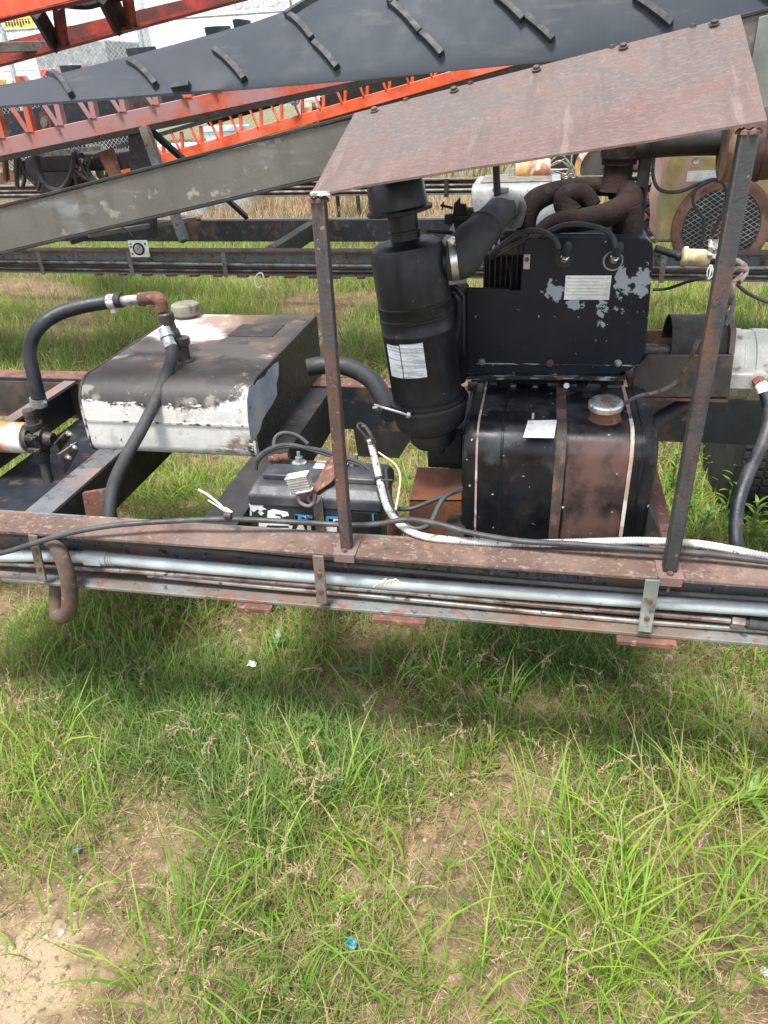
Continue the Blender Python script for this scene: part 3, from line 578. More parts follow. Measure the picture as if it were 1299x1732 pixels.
# rear legs carrying the beam
for x, y in ((.225, 1.95),): MB().box((x-.013, y-.013, RZ), (x+.013, y+.013, beam_z(x)-.11)).build('rear_post', 'black_matte', F, bevel=.002)
MB().tube([U(838, 262, Y=1.72), U(842, 345, Y=1.72)], .0075, n=10, smooth=False).build('vent_pipe', 'rubber_grey', F)
MB().bar((.225, 1.64, 1.52), (.225, 1.96, 1.52), .03, .03).build('rear_post_brace', 'black_matte', F)

# ---- sheet metal cover
cv = thing('engine_cover', 'faded reddish sheet metal rain cover sloping over the engine', 'cover', (-.03, 1.28, 1.39))
A, B_, C_, D = Vector((-.378, 1.268, 1.3945)), Vector((.306, 1.268, 1.478)), Vector((.313, 1.612, 1.6225)), Vector((-.374, 1.612, 1.4985))
pl = MB(); N_ = 24; vs = []
for j in range(N_+1):
    for i in range(N_+1):
        u, v = i/N_, j/N_; p = (A*(1-u)+B_*u)*(1-v)+(D*(1-u)+C_*u)*v
        p = p+Z3*((.007*mn.noise(p*4.3)+.0022*mn.noise(p*12))*(1-v**3)*(.5+.5*min(1, v*5))-.005*math.sin(math.pi*u)*math.sin(math.pi*v)); vs.append(p)
top = vs; bot = [p-Vector((0, 0, .0035)) for p in vs]; n2 = (N_+1)**2; fs = []
for j in range(N_):
    for i in range(N_): a = j*(N_+1)+i; fs += [(a, a+1, a+N_+2, a+N_+1), (n2+a, n2+a+N_+1, n2+a+N_+2, n2+a+1)]
edge = [i for i in range(N_)]+[N_+i*(N_+1) for i in range(N_)]+[n2-1-i for i in range(N_)]+[(N_-i)*(N_+1) for i in range(N_)]
for k in range(len(edge)): a, b = edge[k], edge[(k+1) % len(edge)]; fs.append((a, b, n2+b, n2+a))
pl.add(top+bot, fs); pl.build('cover_sheet', 'cover', cv)
for px, py in ((633, 182), (768, 148), (908, 105), (1055, 72), (1209, 35)):
    c = U(px, py, Y=1.592); c.z = D.z+(C_.z-D.z)*(c.x-D.x)/(C_.x-D.x)-.005
    MB().lathe(c, (-.12, -.35, .9), [(0, .0095), (.0015, .0095), (.0017, .0062), (.006, .0062), (.007, .004)], n=6).build('cover_bolt', 'guard', cv)
for px, py in ((686, 160), (796, 131), (1037, 60), (1174, 32)):
    c = U(px, py, Y=1.61); c.z = D.z+(C_.z-D.z)*(c.x-D.x)/(C_.x-D.x)
    MB().lathe(c, Z3, [(-.004, .0055), (.003, .0055), (.004, .003)], n=6).build('cover_bolt', 'guard', cv)
wd = MB()
for k in range(6): wd.lathe(A+Vector((.006+.005*k, .004, -.002)), Z3, [(0, .007), (.004, .006), (.006, .001)], n=7)
wd.build('corner_weld', 'tape', cv)

# ---- silver and black oil tank
TO = Vector((-.965, 1.70, .675)); T = thing('hydraulic_oil_tank', 'oil stained silver and black tank with rounded front and round filler cap', 'tank', TO)
def rprof(W_, H_, rf, rb, yb, n=6):
    """YZ outline with front top radius rf and front bottom radius rb"""
    pts = []
    for k in range(n+1): a = math.pi+math.pi/2*k/n; pts.append((rb+rb*math.cos(a), rb+rb*math.sin(a)))     # (0,rb)->(rb,0)
    pts.append((yb, 0)); pts.append((yb, H_))
    for k in range(n+1): a = math.pi/2+math.pi/2*k/n; pts.append((rf+rf*math.cos(a), H_-rf+rf*math.sin(a)))
    return pts
pr_ = rprof(0, .212, .075, .032, .665, 8)
t = MB().prism([TO+Vector((-.2475, y, z)) for y, z in pr_], (.495, 0, 0)); t.build('tank_body', 'tank_silver', T, bevel=.004)
M['silver_edge'] = mat('tank_seam_band', (.40, .38, .34), [dict(c=(.05, .04, .032), s=30, t=.54, f=.04), dict(c=(.03, .026, .022), s=6, t=.68, f=.05, d=10, g=[('Z', .10, .18, .42)])], rough=.4, bump=.2)
for xo in (-.2475-.0015, .2475-.0065):
    rim = MB(); q = [(max(-.0025, y-.0025) if y < .1 else y, z) for y, z in pr_]
    rim.prism([TO+Vector((xo, y-.002 if y < .3 else y, (z-.106)*1.018+.106)) for y, z in pr_], (.008, 0, 0)); rim.build('end_seam', 'silver_edge', T, bevel=.0015)
M['bare_blue'] = mat('bare_blue_grey_paint', (.36, .42, .50), [dict(c=(.05, .045, .04), s=45, t=.66, f=.03), dict(c=(.5, .49, .45), s=8, t=.56, f=.1)], rough=.4, bump=.1)
M['oily_end'] = mat('oil_soaked_end_panel', (.013, .012, .011), [dict(c=(.10, .085, .06), s=14, t=.70, f=.04)], rough=.5, bump=1.0, bscale=55)
MB().prism([TO+Vector((.2492, .012+y*.975, .006+z*.95)) for y, z in pr_], (.0012, 0, 0)).build('end_panel', 'oily_end', T)
MB().box((TO.x-.24, TO.y-.0035, TO.z+.098), (TO.x+.24, TO.y+.006, TO.z+.1035)).build('horizontal_seam', 'silver_edge', T)
MB().box((-.935, 2.12, .8875), (-.79, 2.245, .890)).build('bolted_plate', 'tank_plate' if 'tank_plate' in M else 'oily', T, bevel=.0008)
c = Vector((-1.165, 2.33, .885)); cp = MB().lathe(c, Z3, [(0, .030), (.012, .030), (.013, .047), (.035, .049), (.045, .046), (.049, .038), (.049, 0)], n=28); cp.build('filler_cap', 'tan_cap', T)
MB().lathe((-.975, 1.885, .886), (.08, 0, 1), [(0, .032), (.008, .030), (.01, .018), (.05, .017), (.052, .022), (.07, .022)], n=12).build('outlet_flange', 'fitting', T)
xe = TO.x+.2492+.0014
q = [U(a/2.32, 460+b/2.32, X=xe) for a, b in ((975, 450), (985, 442), (1000, 446), (1012, 425), (1040, 408), (1052, 385), (1075, 362), (1092, 352), (1093, 400), (1085, 440), (1087, 480), (1068, 520), (1050, 545), (1030, 580), (1020, 620), (1003, 650), (990, 668), (980, 640), (972, 580), (968, 500))]
MB().prism([Vector((xe, v.y, v.z)) for v in q], (.0006, 0, 0)).build('bare_paint_patch', 'bare_blue', T, smooth=False)
# T fittings above tank
T1 = thing('pipe_tee', 'oily iron tee and rusty elbow rising from the silver tank', 'pipe fitting', (-.99, 1.9, .95))
yb = 1.885
tp = [U(308, 612, Y=yb), U(300, 585, Y=yb), U(285, 545, Y=yb), U(278, 532, Y=yb)]
MB().tube(tp, [.016, .016, .0165, .0165], n=14, smooth=False).lathe(U(281, 536, Y=yb), U(276, 515, Y=yb)-U(283, 543, Y=yb), [(-.012, .022), (.008, .022), (.012, .018)], n=14).lathe(U(300, 585, Y=yb), U(285, 545, Y=yb)-U(300, 585, Y=yb), [(0, .0195), (.022, .0215), (.045, .0195)], n=14).build('tee_body', 'fitting', T1)
e = [U(274, 524, Y=yb), U(270, 508, Y=yb), U(258, 504, Y=yb), U(238, 506, Y=yb)]
MB().tube(e, [.017, .0185, .0185, .0165], n=16).lathe(U(240, 506, Y=yb), (-1, 0, -.05), [(-.006, .0185), (.006, .0185)], n=16).lathe(U(272, 519, Y=yb), (.1, 0, -1), [(-.004, .020), (.008, .020)], n=14).build('rusty_elbow', 'rust', T1)
MB().tube([U(242, 506, Y=yb), U(203, 509, Y=yb)], .0135, n=16, smooth=False).build('pipe_nipple', 'galv', T1)
h0, h1 = U(278, 556, Y=yb-.02), U(290, 590, Y=yb-.05)
MB().tube([h0, h0.lerp(h1, .3)], .0165, n=14, smooth=False).lathe(h0.lerp(h1, .25), h1-h0, [(0, .019), (.012, .021), (.016, .017), (.03, .0165), (.034, .019), (.042, .018)], n=14).build('swivel_fitting', 'galv', T1)
# big curved hose from pump to tee
hs = thing('suction_hose', 'thick black hose arching from the pump up to the tank elbow', 'hose', U(60, 600, Y=1.8))
pts = [U(65, 672, Y=1.74), U(58, 640, Y=1.745), U(50, 600, Y=1.76), U(55, 572, Y=1.775), U(72, 548, Y=1.80), U(100, 530, Y=1.83), U(140, 518, Y=1.86), U(180, 511, Y=yb), U(207, 508, Y=yb)]
MB().tube(pts, [.0205, .0195, .0185, .0185, .019, .0195, .0195, .0195, .0195], n=18, sub=5).build('rubber_hose', 'hose_new', hs)
for a, b in (((185, 511), (196, 510)),):
    c0, c1 = U(*a, Y=yb), U(*b, Y=yb); d = c1-c0
    MB().lathe(c0, d, [(0, .0205), (0, .0215), (d.length*1.1, .0215), (d.length*1.1, .0205)], n=20).obox(c0+d*.5+Vector((0, -.004, -.024)), d, Y3, Z3, .014, .012, .010).build('hose_clamp', 'chrome', hs)
c0, c1 = U(66, 686, Y=1.74), U(64, 673, Y=1.74); d = c1-c0
MB().lathe(c0, d, [(0, .0215), (0, .0235), (d.length, .0235), (d.length, .0215)], n=20).tube([c0+Vector((.022, -.01, .004)), c0+Vector((.034, -.014, .018))], .005, n=8, smooth=False).build('hose_clamp', 'galv', hs)
# hose from the fitting down behind rail
h2 = tag(MB().tube([h1.lerp(h0, .1), U(291, 592, Y=yb-.055), U(288, 615, Y=1.80), U(268, 668, Y=1.72), U(240, 725, Y=1.64), U(212, 775, Y=1.56), U(192, 820, Y=1.50), U(185, 868, Y=1.45), U(184, 905, Y=1.42)], [.0165, .0165, .0165, .0165, .0165, .0165, .0165, .0165, .0165], n=14, sub=5).build('return_hose', 'rubber_grey'), 'dark rubber hose hanging across the front of the silver tank', 'hose')
# pump at left
pq = thing('hydraulic_pump', 'oily black pump bolted between white rusty cylinder and frame member', 'pump', U(70, 740, Y=1.74))
ax = (U(75, 741, Y=1.74)-U(0, 737, Y=1.74)); ax.z = 0; ax.normalize()
c = U(52, 741, Y=1.74)
MB().lathe(c, ax, [(-.006, .040), (.008, .040), (.009, .030), (.03, .028), (.032, .034), (.05, .034), (.052, .022), (.075, .018)], n=22).build('pump_body', 'fitting', pq)
MB().lathe(c+ax*.022+Vector((0, 0, -.055)), Z3, [(-.02, .017), (0, .02), (.001, .024), (.018, .024), (.02, .019), (.09, .019), (.092, .026), (.104, .026), (.106, .018), (.13, .016), (.132, .020), (.145, .019)], n=16).build('pump_port', 'fitting', pq)
for dz in (.016, -.022):
    MB().box((c.x+.008, c.y-.040, c.z+dz-.007), (c.x+.048, c.y-.024, c.z+dz+.007)).lathe((c.x+.037, c.y-.040, c.z+dz), (0, -1, 0), [(0, .005), (.004, .005), (.005, .003)], n=6).build('flange_ear', 'fitting', pq, bevel=.002)
b1 = [U(90, 750, Y=1.70), U(113, 725, Y=1.78), U(118, 738, Y=1.78), U(97, 765, Y=1.70)]
MB().prism(b1, (.006, .004, 0)).build('mount_plate', 'fitting', pq, bevel=.001)
b2 = [U(97, 768, Y=1.63), U(126, 748, Y=1.70), U(128, 765, Y=1.70), U(108, 800, Y=1.66), U(102, 780, Y=1.64)]
MB().prism(b2, (.006, .006, 0)).build('mount_bracket', 'pinkrust', pq, bevel=.001)
for a, b in (((122, 755), 1.69), ((112, 772), 1.66), ((115, 733), 1.76)):
    q = U(*a, Y=b); MB().lathe(q, (.9, -.45, 0), [(0, .0085), (.006, .0085), (.0065, .005), (.02, .005)], n=6).build('bolt', 'alu', pq)
MB().tube([c+ax*.022+Vector((0, 0, -.07)), c+ax*.026+Vector((.004, -.02, -.14)), c+ax*.03+Vector((.01, -.05, -.24))], .015, n=12).build('drain_hose', 'rubber_grey', pq)
wc = tag(MB().lathe(c-ax*.008, -ax, [(0, .0405), (0, .044), (.006, .0455), (.9, .0455), (.9, 0)], n=36).build('hydraulic_cylinder', 'white_rust'), 'white cylinder with orange rust bloom entering from the left edge', 'cylinder')

# ---- battery
BO = Vector((-.478, 1.42, .495)); bt = thing('battery', 'dusty black lead battery with torn white and blue label behind the front rail', 'battery', BO)
bw, bd, bh = .160, .165, .205
def rbox(mb, lo, hi): return mb.box(lo, hi)
MB().box((BO.x-bw+.006, BO.y+.004, BO.z), (BO.x+bw-.006, BO.y+bd-.004, BO.z+bh)).build('battery_case', 'battery_low', bt, bevel=.006)
lid = MB(); z0, z1, z2 = BO.z+bh+.0005, BO.z+bh+.028, BO.z+bh+.047
a = [(BO.x-bw, BO.y, z0), (BO.x+bw, BO.y, z0), (BO.x+bw, BO.y+bd, z0), (BO.x-bw, BO.y+bd, z0)]
b = [(x, y, z1) for x, y, _ in a]; c_ = [(BO.x-bw+.012, BO.y+.02, z2), (BO.x+bw-.012, BO.y+.02, z2), (BO.x+bw-.012, BO.y+bd-.008, z2), (BO.x-bw+.012, BO.y+bd-.008, z2)]
lid.add(a+b+c_, [(3, 2, 1, 0)]+[(i, (i+1) % 4, 4+(i+1) % 4, 4+i) for i in range(4)]+[(4+i, 4+(i+1) % 4, 8+(i+1) % 4, 8+i) for i in range(4)]+[(8, 9, 10, 11)])
lid.build('battery_lid', 'battery', bt, bevel=.004)
for x0, x1 in ((-.135, -.035), (.035, .14)):
    o = MB().prism([(BO.x+x0, BO.y+.045, z2), (BO.x+x1, BO.y+.045, z2), (BO.x+x1, BO.y+.09, z2), (BO.x+x1-.012, BO.y+.105, z2), (BO.x+x0+.012, BO.y+.105, z2), (BO.x+x0, BO.y+.09, z2)], (0, 0, .014)).build('cell_cover', 'battery', bt, bevel=.003)
for x0 in (-.07, .075):
    MB().lathe((BO.x+x0, BO.y+.132, z2), Z3, [(0, .019), (.006, .018), (.0065, .010), (.020, .009)], n=16).build('terminal_post', 'galv', bt)
    MB().tube([(BO.x+x0, BO.y+.132, z2+.018), (BO.x+x0, BO.y+.132, z2+.034)], .0042, n=8, smooth=False).build('terminal_stud', 'chrome', bt)
MB().lathe((BO.x-.145, BO.y+.130, z2+.012), (1, .1, .15), [(0, .009), (.012, .009), (.013, .0125), (.026, .0125), (.027, .010), (.038, .010), (.039, .0125), (.05, .012)], n=12).build('cable_terminal', 'rust', bt)
MB().box((BO.x+.0-.03, BO.y+.112, z2+.0008), (BO.x+.05, BO.y+.152, z2+.0022)).build('top_label', 'label_white', bt)
# front label, torn: black ground with white and blue letter pieces
fy = BO.y+.0035
def lab(name, pts, m, dy): 
    q = [U(a, b, Y=fy) for a, b in pts]; return MB().prism([Vector((v.x, fy-dy, v.z)) for v in q], (0, .0006, 0)).build(name, m, bt, smooth=False)
lab('front_label', [(421, 852), (595, 862), (597, 900), (422, 896)], 'flat_black', .0006)
def letters(nm, m, *polys):
    for pts in polys:
        q = [U(a, b, Y=fy) for a, b in pts]; MB().prism([Vector((v.x, fy-.0014, v.z)) for v in q], (0, .0006, 0)).build(nm, m, bt, smooth=False)
letters('label_scrap', 'label_white', [(422, 853), (447, 854), (444, 858), (451, 861), (440, 864), (436, 861), (430, 866), (424, 862)], [(423, 862), (426, 866), (426, 872), (423, 872)], [(421.5, 851), (596, 861), (596, 862.5), (421.5, 853)], [(436, 866), (441, 863), (447, 868), (442, 872)])
letters('white_letter_piece', 'label_plain', [(453, 864), (462, 861), (487, 866), (489, 872), (478, 874), (476, 870), (466, 869), (465, 872), (475, 874), (474, 879), (452, 877)],
        [(438, 884), (490, 885), (489, 889), (452, 888), (451, 891), (438, 890)], [(448, 893), (490, 893), (488, 889), (495, 889), (493, 898), (447, 897)], [(506, 886), (512, 886), (517, 898), (500, 897)], [(520, 887), (526, 887), (527, 898), (520, 898)], [(550, 888), (570, 889), (570, 899), (550, 898)])
letters('blue_letter_piece', 'label_blue', [(499, 870), (529, 871), (528, 876), (520, 876), (520, 880), (529, 881), (528, 884), (498, 883)], [(551, 873), (574, 874), (573, 877), (564, 877), (563, 885), (551, 884)])
letters('white_letter_piece', 'label_plain', [(499, 871), (504, 871), (504, 883), (499, 883)], [(556, 877), (572, 878), (572, 880), (566, 880), (566, 885), (557, 884)], [(511, 874), (516, 874), (515, 877), (510, 877)])
q = U(631, 875, Y=fy); MB().box((q.x-.002, fy-.0012, q.z-.009), (q.x+.002, fy-.0005, q.z+.009)).build('code_sticker', 'label_blue', bt)
# hold down strap + padlock
st = thing('battery_strap', 'rusty flat strap folded over the battery with a bent hasp', 'strap', (-.45, 1.42, .7))
sx = U(543, 800, Y=BO.y+.08).x
q0, q1 = U(575, 745, Y=BO.y+.14), U(527, 838, Y=BO.y-.012)
MB().prism([U(553, 778, Y=BO.y+.10), U(592, 752, Y=BO.y+.14), U(590, 775, Y=BO.y+.12), U(560, 815, Y=BO.y+.02), U(527, 838, Y=BO.y-.008), U(516, 833, Y=BO.y-.006), U(537, 812, Y=BO.y+.03)], (0, .001, -.004)).build('strap_top', 'rust', st, bevel=.0008)
MB().bar(U(536, 838, Y=BO.y-.004), U(543, 905, Y=BO.y-.004), .0035, .023, up=X3).build('strap_leg', 'rail_low', st, bevel=.0008)
MB().tube([U(521, 838, Y=BO.y-.012), U(524, 848, Y=BO.y-.016), U(535, 850, Y=BO.y-.016), U(540, 842, Y=BO.y-.012)], .0045, n=8).build('hasp_hook', 'pinkrust', st)
pk = thing('padlock', 'silver laminated padlock hanging on the rusty battery strap', 'padlock', U(508, 815, Y=BO.y-.02))
ax_ = (U(500, 798, Y=BO.y-.02)-U(515, 838, Y=BO.y-.02)).normalized(); cc = U(507, 816, Y=BO.y-.022)
b_ = MB()
for k in range(11):
    e = 1 if k % 2 else .965; b_.obox(cc+ax_*(k-5)*.0033, X3.cross(ax_).cross(ax_).normalized(), Y3, ax_, .050*e, .026*e, .0031)
b_.build('lock_body', 'alu', pk, bevel=.0006)
b_ = MB().obox(cc+ax_*.0185, X3.cross(ax_).cross(ax_), Y3, ax_, .053, .028, .004); b_.obox(cc-ax_*.0185, X3.cross(ax_).cross(ax_), Y3, ax_, .053, .028, .004); b_.build('lock_plate', 'tape', pk, bevel=.001)
MB().tube([U(504, 838, Y=BO.y-.025), U(508, 850, Y=BO.y-.028), U(522, 856, Y=BO.y-.028), U(531, 848, Y=BO.y-.02), U(532, 836, Y=BO.y-.018)], .0042, n=10).build('shackle', 'pinkrust', pk)
# battery cables
cb = thing('battery_cable', 'grey twin cable arching over the top of the battery', 'cable', (-.48, 1.55, .75))
for k, o in ((0, 0), (1, .006)):
    MB().tube([U(433, 795, Y=1.54), U(436, 780, Y=1.545)+Z3*o, U(455, 762+k*2, Y=1.55)+Z3*o, U(490, 755, Y=1.55)+Z3*o*.8, U(540, 761+k*4, Y=1.55), U(575, 772+k*4, Y=1.54), U(610, 783+k*4, Y=1.53), U(630, 800+k*4, Y=1.51), U(636, 815+k*3, Y=1.5)], .0052, n=8).build('cable_strand', 'cable' if k else 'rubber_grey', cb)
MB().tube([U(463, 760, Y=1.6), U(466, 740, Y=1.62), U(482, 732, Y=1.63), U(505, 738, Y=1.63), U(522, 752, Y=1.6)], .005, n=8).build('ground_lead', 'cable', cb)

# ---- wiring and lines along the front rail
def run(name, m, pts, r, label, cat, Y=None, n=10, group=None, **k):
    P = [p if isinstance(p, Vector) else (U(p[0], p[1], Y=Y) if len(p) == 2 else U(p[0], p[1], Y=p[2])) for p in pts]
    return tag(MB().tube(P, r, n=n, **k).build(name, m), label, cat, group)
cyl = thing('conduit', 'pale blue white conduit lying along the front rail channel', 'conduit', (0, 1.29, .62))
P = [U(-120, 933, Y=1.29), U(0, 940, Y=1.29), U(60, 940, Y=1.29), U(160, 943, Y=1.29), U(350, 960, Y=1.29), U(650, 985, Y=1.29), U(900, 1004, Y=1.29), U(1299, 1031, Y=1.29), U(1500, 1047, Y=1.29)]
MB().tube(P, .0148, n=20).build('conduit_pipe', 'conduit', cyl)
c0, c1 = U(143, 942, Y=1.29), U(183, 945, Y=1.29); d = c1-c0
MB().lathe(c0, d, [(0, .0155), (0, .0175), (d.length, .0175), (d.length, .0155)], n=20).build('coupling', 'conduit', cyl)
cs = MB().box((c0.x+.006, 1.2705, (c0.z+c1.z)/2-.010), (c1.x-.012, 1.2725, (c0.z+c1.z)/2+.008)); cs.build('coupling_tab', 'conduit', cyl, bevel=.001)
for k in range(2): MB().lathe(c1+d.normalized()*(.004+.006*k), d, [(0, .0150), (0, .0162), (.003, .0162), (.003, .0150)], n=20).build('locking_ring', 'conduit', cyl)
run('steel_line', 'line_rust', [(-60, 950), (0, 953), (120, 960), (250, 968), (450, 984), (650, 999), (900, 1022), (1100, 1038), (1235, 1050)], .0066, 'rusty brown steel line just below the pale conduit', 'pipe', Y=1.285)
run('steel_line', 'line_steel', [(250, 972), (450, 992), (650, 1010), (900, 1034), (1100, 1052), (1300, 1066)], .0068, 'greyer steel line lying on the lower flange of the rail', 'pipe', Y=1.287)
ln = thing('hydraulic_coupling', 'dark hexagonal hose coupling on the line at the right edge', 'coupling', U(1255, 1054, Y=1.285))
d = (U(1299, 1059, Y=1.285)-U(1235, 1050, Y=1.285)).normalized(); c0 = U(1236, 1050, Y=1.285)
MB().lathe(c0, d, [(0, .012), (.003, .0135), (.024, .0135), (.026, .012)], n=6).build('hex_nut', 'line_rust', ln)
MB().lathe(c0+d*.026, d, [(0, .009), (.006, .009), (.0065, .0125), (.022, .0125), (.0225, .0115), (.2, .0115)], n=14).build('hose_end', 'rubber_grey', ln)
run('black_cable', 'rubber_grey', [(-80, 902), (0, 903), (60, 905), (110, 909), (250, 921), (400, 936), (530, 950), (700, 966), (900, 984), (1090, 999), (1299, 1013), (1400, 1020)], .0062, 'black cable tucked in the channel just above the pale conduit', 'cable', Y=1.272)
run('black_cable', 'cable', [(-120, 960, 1.235), (0, 936, 1.235), (60, 918, 1.235), (120, 901, 1.24), (190, 889, 1.26), (280, 882, 1.29), (385, 878, 1.305), (500, 883, 1.33), (590, 888, 1.34), (640, 886, 1.345), (690, 879, 1.345), (740, 886, 1.335), (800, 902, 1.325), (880, 915, 1.320), (980, 921, 1.312), (1120, 932, 1.312), (1200, 937, 1.315), (1299, 950, 1.31), (1400, 962, 1.31)], .0063, 'long black cable draped loosely over the top of the front rail', 'cable', sub=6)
lm = thing('corrugated_loom', 'pale corrugated wiring loom bending down beside the battery onto the rail', 'wiring loom', (-.3, 1.4, .72))
MB().tube([U(628, 752, Y=1.50), U(636, 785, Y=1.47), U(644, 820, Y=1.43), U(656, 860, Y=1.40), U(680, 890, Y=1.365), U(720, 908, Y=1.335), U(790, 915, Y=1.332), U(900, 919, Y=1.334), U(1000, 917, Y=1.334), U(1080, 915, Y=1.334), U(1170, 919, Y=1.334), U(1240, 930, Y=1.334), U(1299, 942, Y=1.332), U(1400, 960, Y=1.33)], .0082, n=12, sub=8, ridge=.07, rn=.0025).build('loom_tube', 'loom', lm)
MB().lathe(U(640, 808, Y=1.44), U(644, 820, Y=1.43)-U(640, 800, Y=1.45), [(0, .0088), (0, .0105), (.005, .0105), (.005, .0088)], n=12).tube([U(644, 812, Y=1.43), U(664, 812, Y=1.43)], .002, n=6, smooth=False).build('cable_tie', 'cable', lm)
MB().lathe(U(629, 750, Y=1.5), U(625, 740, Y=1.5)-U(629, 752, Y=1.5), [(0, .0095), (.01, .0095), (.012, .008)], n=12).build('tape_wrap', 'tape', lm)
lw = thing('wire_loop', 'two thin leads looping out of the pale loom next to the battery', 'wire', U(615, 730, Y=1.5))
MB().tube([U(628, 750, Y=1.5), U(616, 735, Y=1.5), U(606, 724, Y=1.5), U(607, 717, Y=1.51), U(616, 719, Y=1.51), U(627, 732, Y=1.505), U(632, 748, Y=1.5)], .0032, n=8).build('grey_lead', 'rubber_grey', lw)
MB().tube([U(632, 750, Y=1.49), U(628, 738, Y=1.49), U(618, 722, Y=1.5), U(612, 722, Y=1.5)], .0038, n=8).build('black_lead', 'cable', lw)
run('yellow_wire', 'wire_yellow', [(640, 765, 1.50), (650, 772, 1.49), (668, 785, 1.47), (677, 805, 1.45), (674, 835, 1.42), (669, 862, 1.40)], .0022, 'thin cream yellow wire hanging behind the pale loom', 'wire', n=8)
run('black_cable', 'cable', [(652, 795, 1.47), (656, 830, 1.44), (668, 868, 1.41), (690, 890, 1.39), (710, 894, 1.385), (728, 884, 1.39), (745, 850, 1.42), (760, 835, 1.44), (790, 822, 1.47)], .0058, 'black cable curling in front of the rusty engine mount', 'cable')
run('black_cable', 'cable', [(672, 861, 1.42), (700, 859, 1.43), (735, 845, 1.44), (770, 832, 1.45), (800, 822, 1.48)], .0055, 'upper of two black cables reaching the black tank', 'cable')
wt = thing('wire_splice', 'white wire end with yellow splice sticking up over the rail', 'wire', U(370, 850, Y=1.32))
MB().tube([U(335, 828, Y=1.33), U(350, 836, Y=1.33), U(368, 850, Y=1.325), U(380, 862, Y=1.32)], .0026, n=8).build('white_lead', 'wire_white', wt)
MB().tube([U(380, 860, Y=1.32), U(392, 868, Y=1.315)], .0045, n=8, smooth=False).build('yellow_splice', 'wire_yellow', wt)
MB().tube([U(352, 846, Y=1.33), U(368, 856, Y=1.325), U(382, 866, Y=1.32)], .0014, n=6).build('thin_lead', 'wire_white', wt)
MB().lathe(U(380, 872, Y=1.302), (1, 0, .05), [(0, .007), (.012, .008), (.016, .0068)], n=10).build('tape_knot', 'cable', wt)
run('cracked_hose', 'hose_rust', [(60, 912, 1.30), (84, 914, 1.275), (100, 932, 1.248), (112, 965, 1.236), (118, 1000, 1.232), (117, 1030, 1.232), (108, 1042, 1.245), (97, 1038, 1.27), (96, 1010, 1.29), (97, 985, 1.30)], [.016, .0175, .0178, .0178, .0185, .019, .019, .019, .0185, .018], 'cracked brown hose bent over the lower edge of the rail', 'hose', n=16)
ds = MB()
for k in range(5):
    a = (640+k*7, 990-k*2); ds.tube([U(a[0]-8, a[1]+3+k, Y=1.262), U(a[0], a[1]-3, Y=1.258), U(a[0]+14, a[1]-12+5*k, Y=1.26)], .0012, n=5, sub=3)
tag(ds.build('straw_wisp', 'wire_yellow'), 'wisp of dry straw caught on the conduit at mid rail', 'straw')

# ---- air cleaner
ac = thing('air_cleaner', 'black canister air cleaner with mushroom rain cap and torn label', 'air cleaner', (-.26, 1.55, .84))
b0, b1 = U(733, 742, Y=1.55), U(686, 405, Y=1.55); axd = (b1-b0).normalized(); Lc = (b1-b0).length
r_ = .0775
MB().lathe(b0, axd, [(.105, r_*.985), (.11, r_), (.255, r_), (.2565, r_*1.012), (.262, r_*1.012), (.2635, r_), (.285, r_), (.2865, r_*1.015), (.2925, r_*1.015), (.294, r_*.995), (.312, r_*.995), (.3135, r_*1.008), (.318, r_*1.008), (.3195, r_*.99), (Lc-.024, r_*.985), (Lc-.010, r_*.93), (Lc-.003, r_*.78), (Lc, r_*.45)], n=48).build('canister', 'black', ac)
MB().lathe(b0, axd, [(-.002, .040), (.0, .052), (.024, .055), (.026, .058), (.045, .078), (.078, .086), (.088, .087)], n=40).build('dust_bowl', 'black', ac)
MB().lathe(b0, axd, [(.0885, .086), (.0885, .0905), (.093, .0915), (.0975, .0905), (.0975, .084), (.101, .084), (.103, .0865), (.106, .0865), (.108, .079)], n=40).build('clamp_ring', 'black', ac)
MB().tube([U(630, 690, Y=1.47), U(640, 688, Y=1.475), U(634, 685, Y=1.48), U(650, 690, Y=1.465), U(675, 697, Y=1.462), U(695, 704, Y=1.462)], .003, n=8).hexa(U(688, 701, Y=1.462), (1, 0, -.3), .008, .007).build('clamp_bolt', 'galv', ac)
MB().lathe(b0-axd*.012, axd, [(-.004, .030), (0, .042), (.010, .044)], n=24).lathe(b0+Vector((.01, 0, -.035)), axd, [(0, .016), (.03, .024)], n=12).build('drain_boot', 'rubber', ac)
nk0, nk1 = b1-axd*.004, U(677, 362, Y=1.55)
MB().lathe(nk0, axd, [(0, .034), (.004, .034), (.005, .0305), (.016, .030), (.017, .032), (.022, .032), (.023, .030), (.09, .030)], n=28).build('intake_neck', 'black', ac)
cpn = nk1+axd*.016
MB().lathe(cpn, axd, [(-.012, .032), (-.014, .056), (-.012, .0655), (-.006, .066), (-.002, .058), (.008, .057), (.038, .055), (.050, .049), (.057, .036), (.059, 0)], n=40).build('rain_cap', 'black', ac)
# side outlet and label
oc = b0+axd*(Lc-.055); od = Vector((.96, .15, .12)).normalized()
MB().lathe(oc, od, [(.04, .034), (.075, .034), (.092, .032)], n=24).build('side_outlet', 'black', ac)
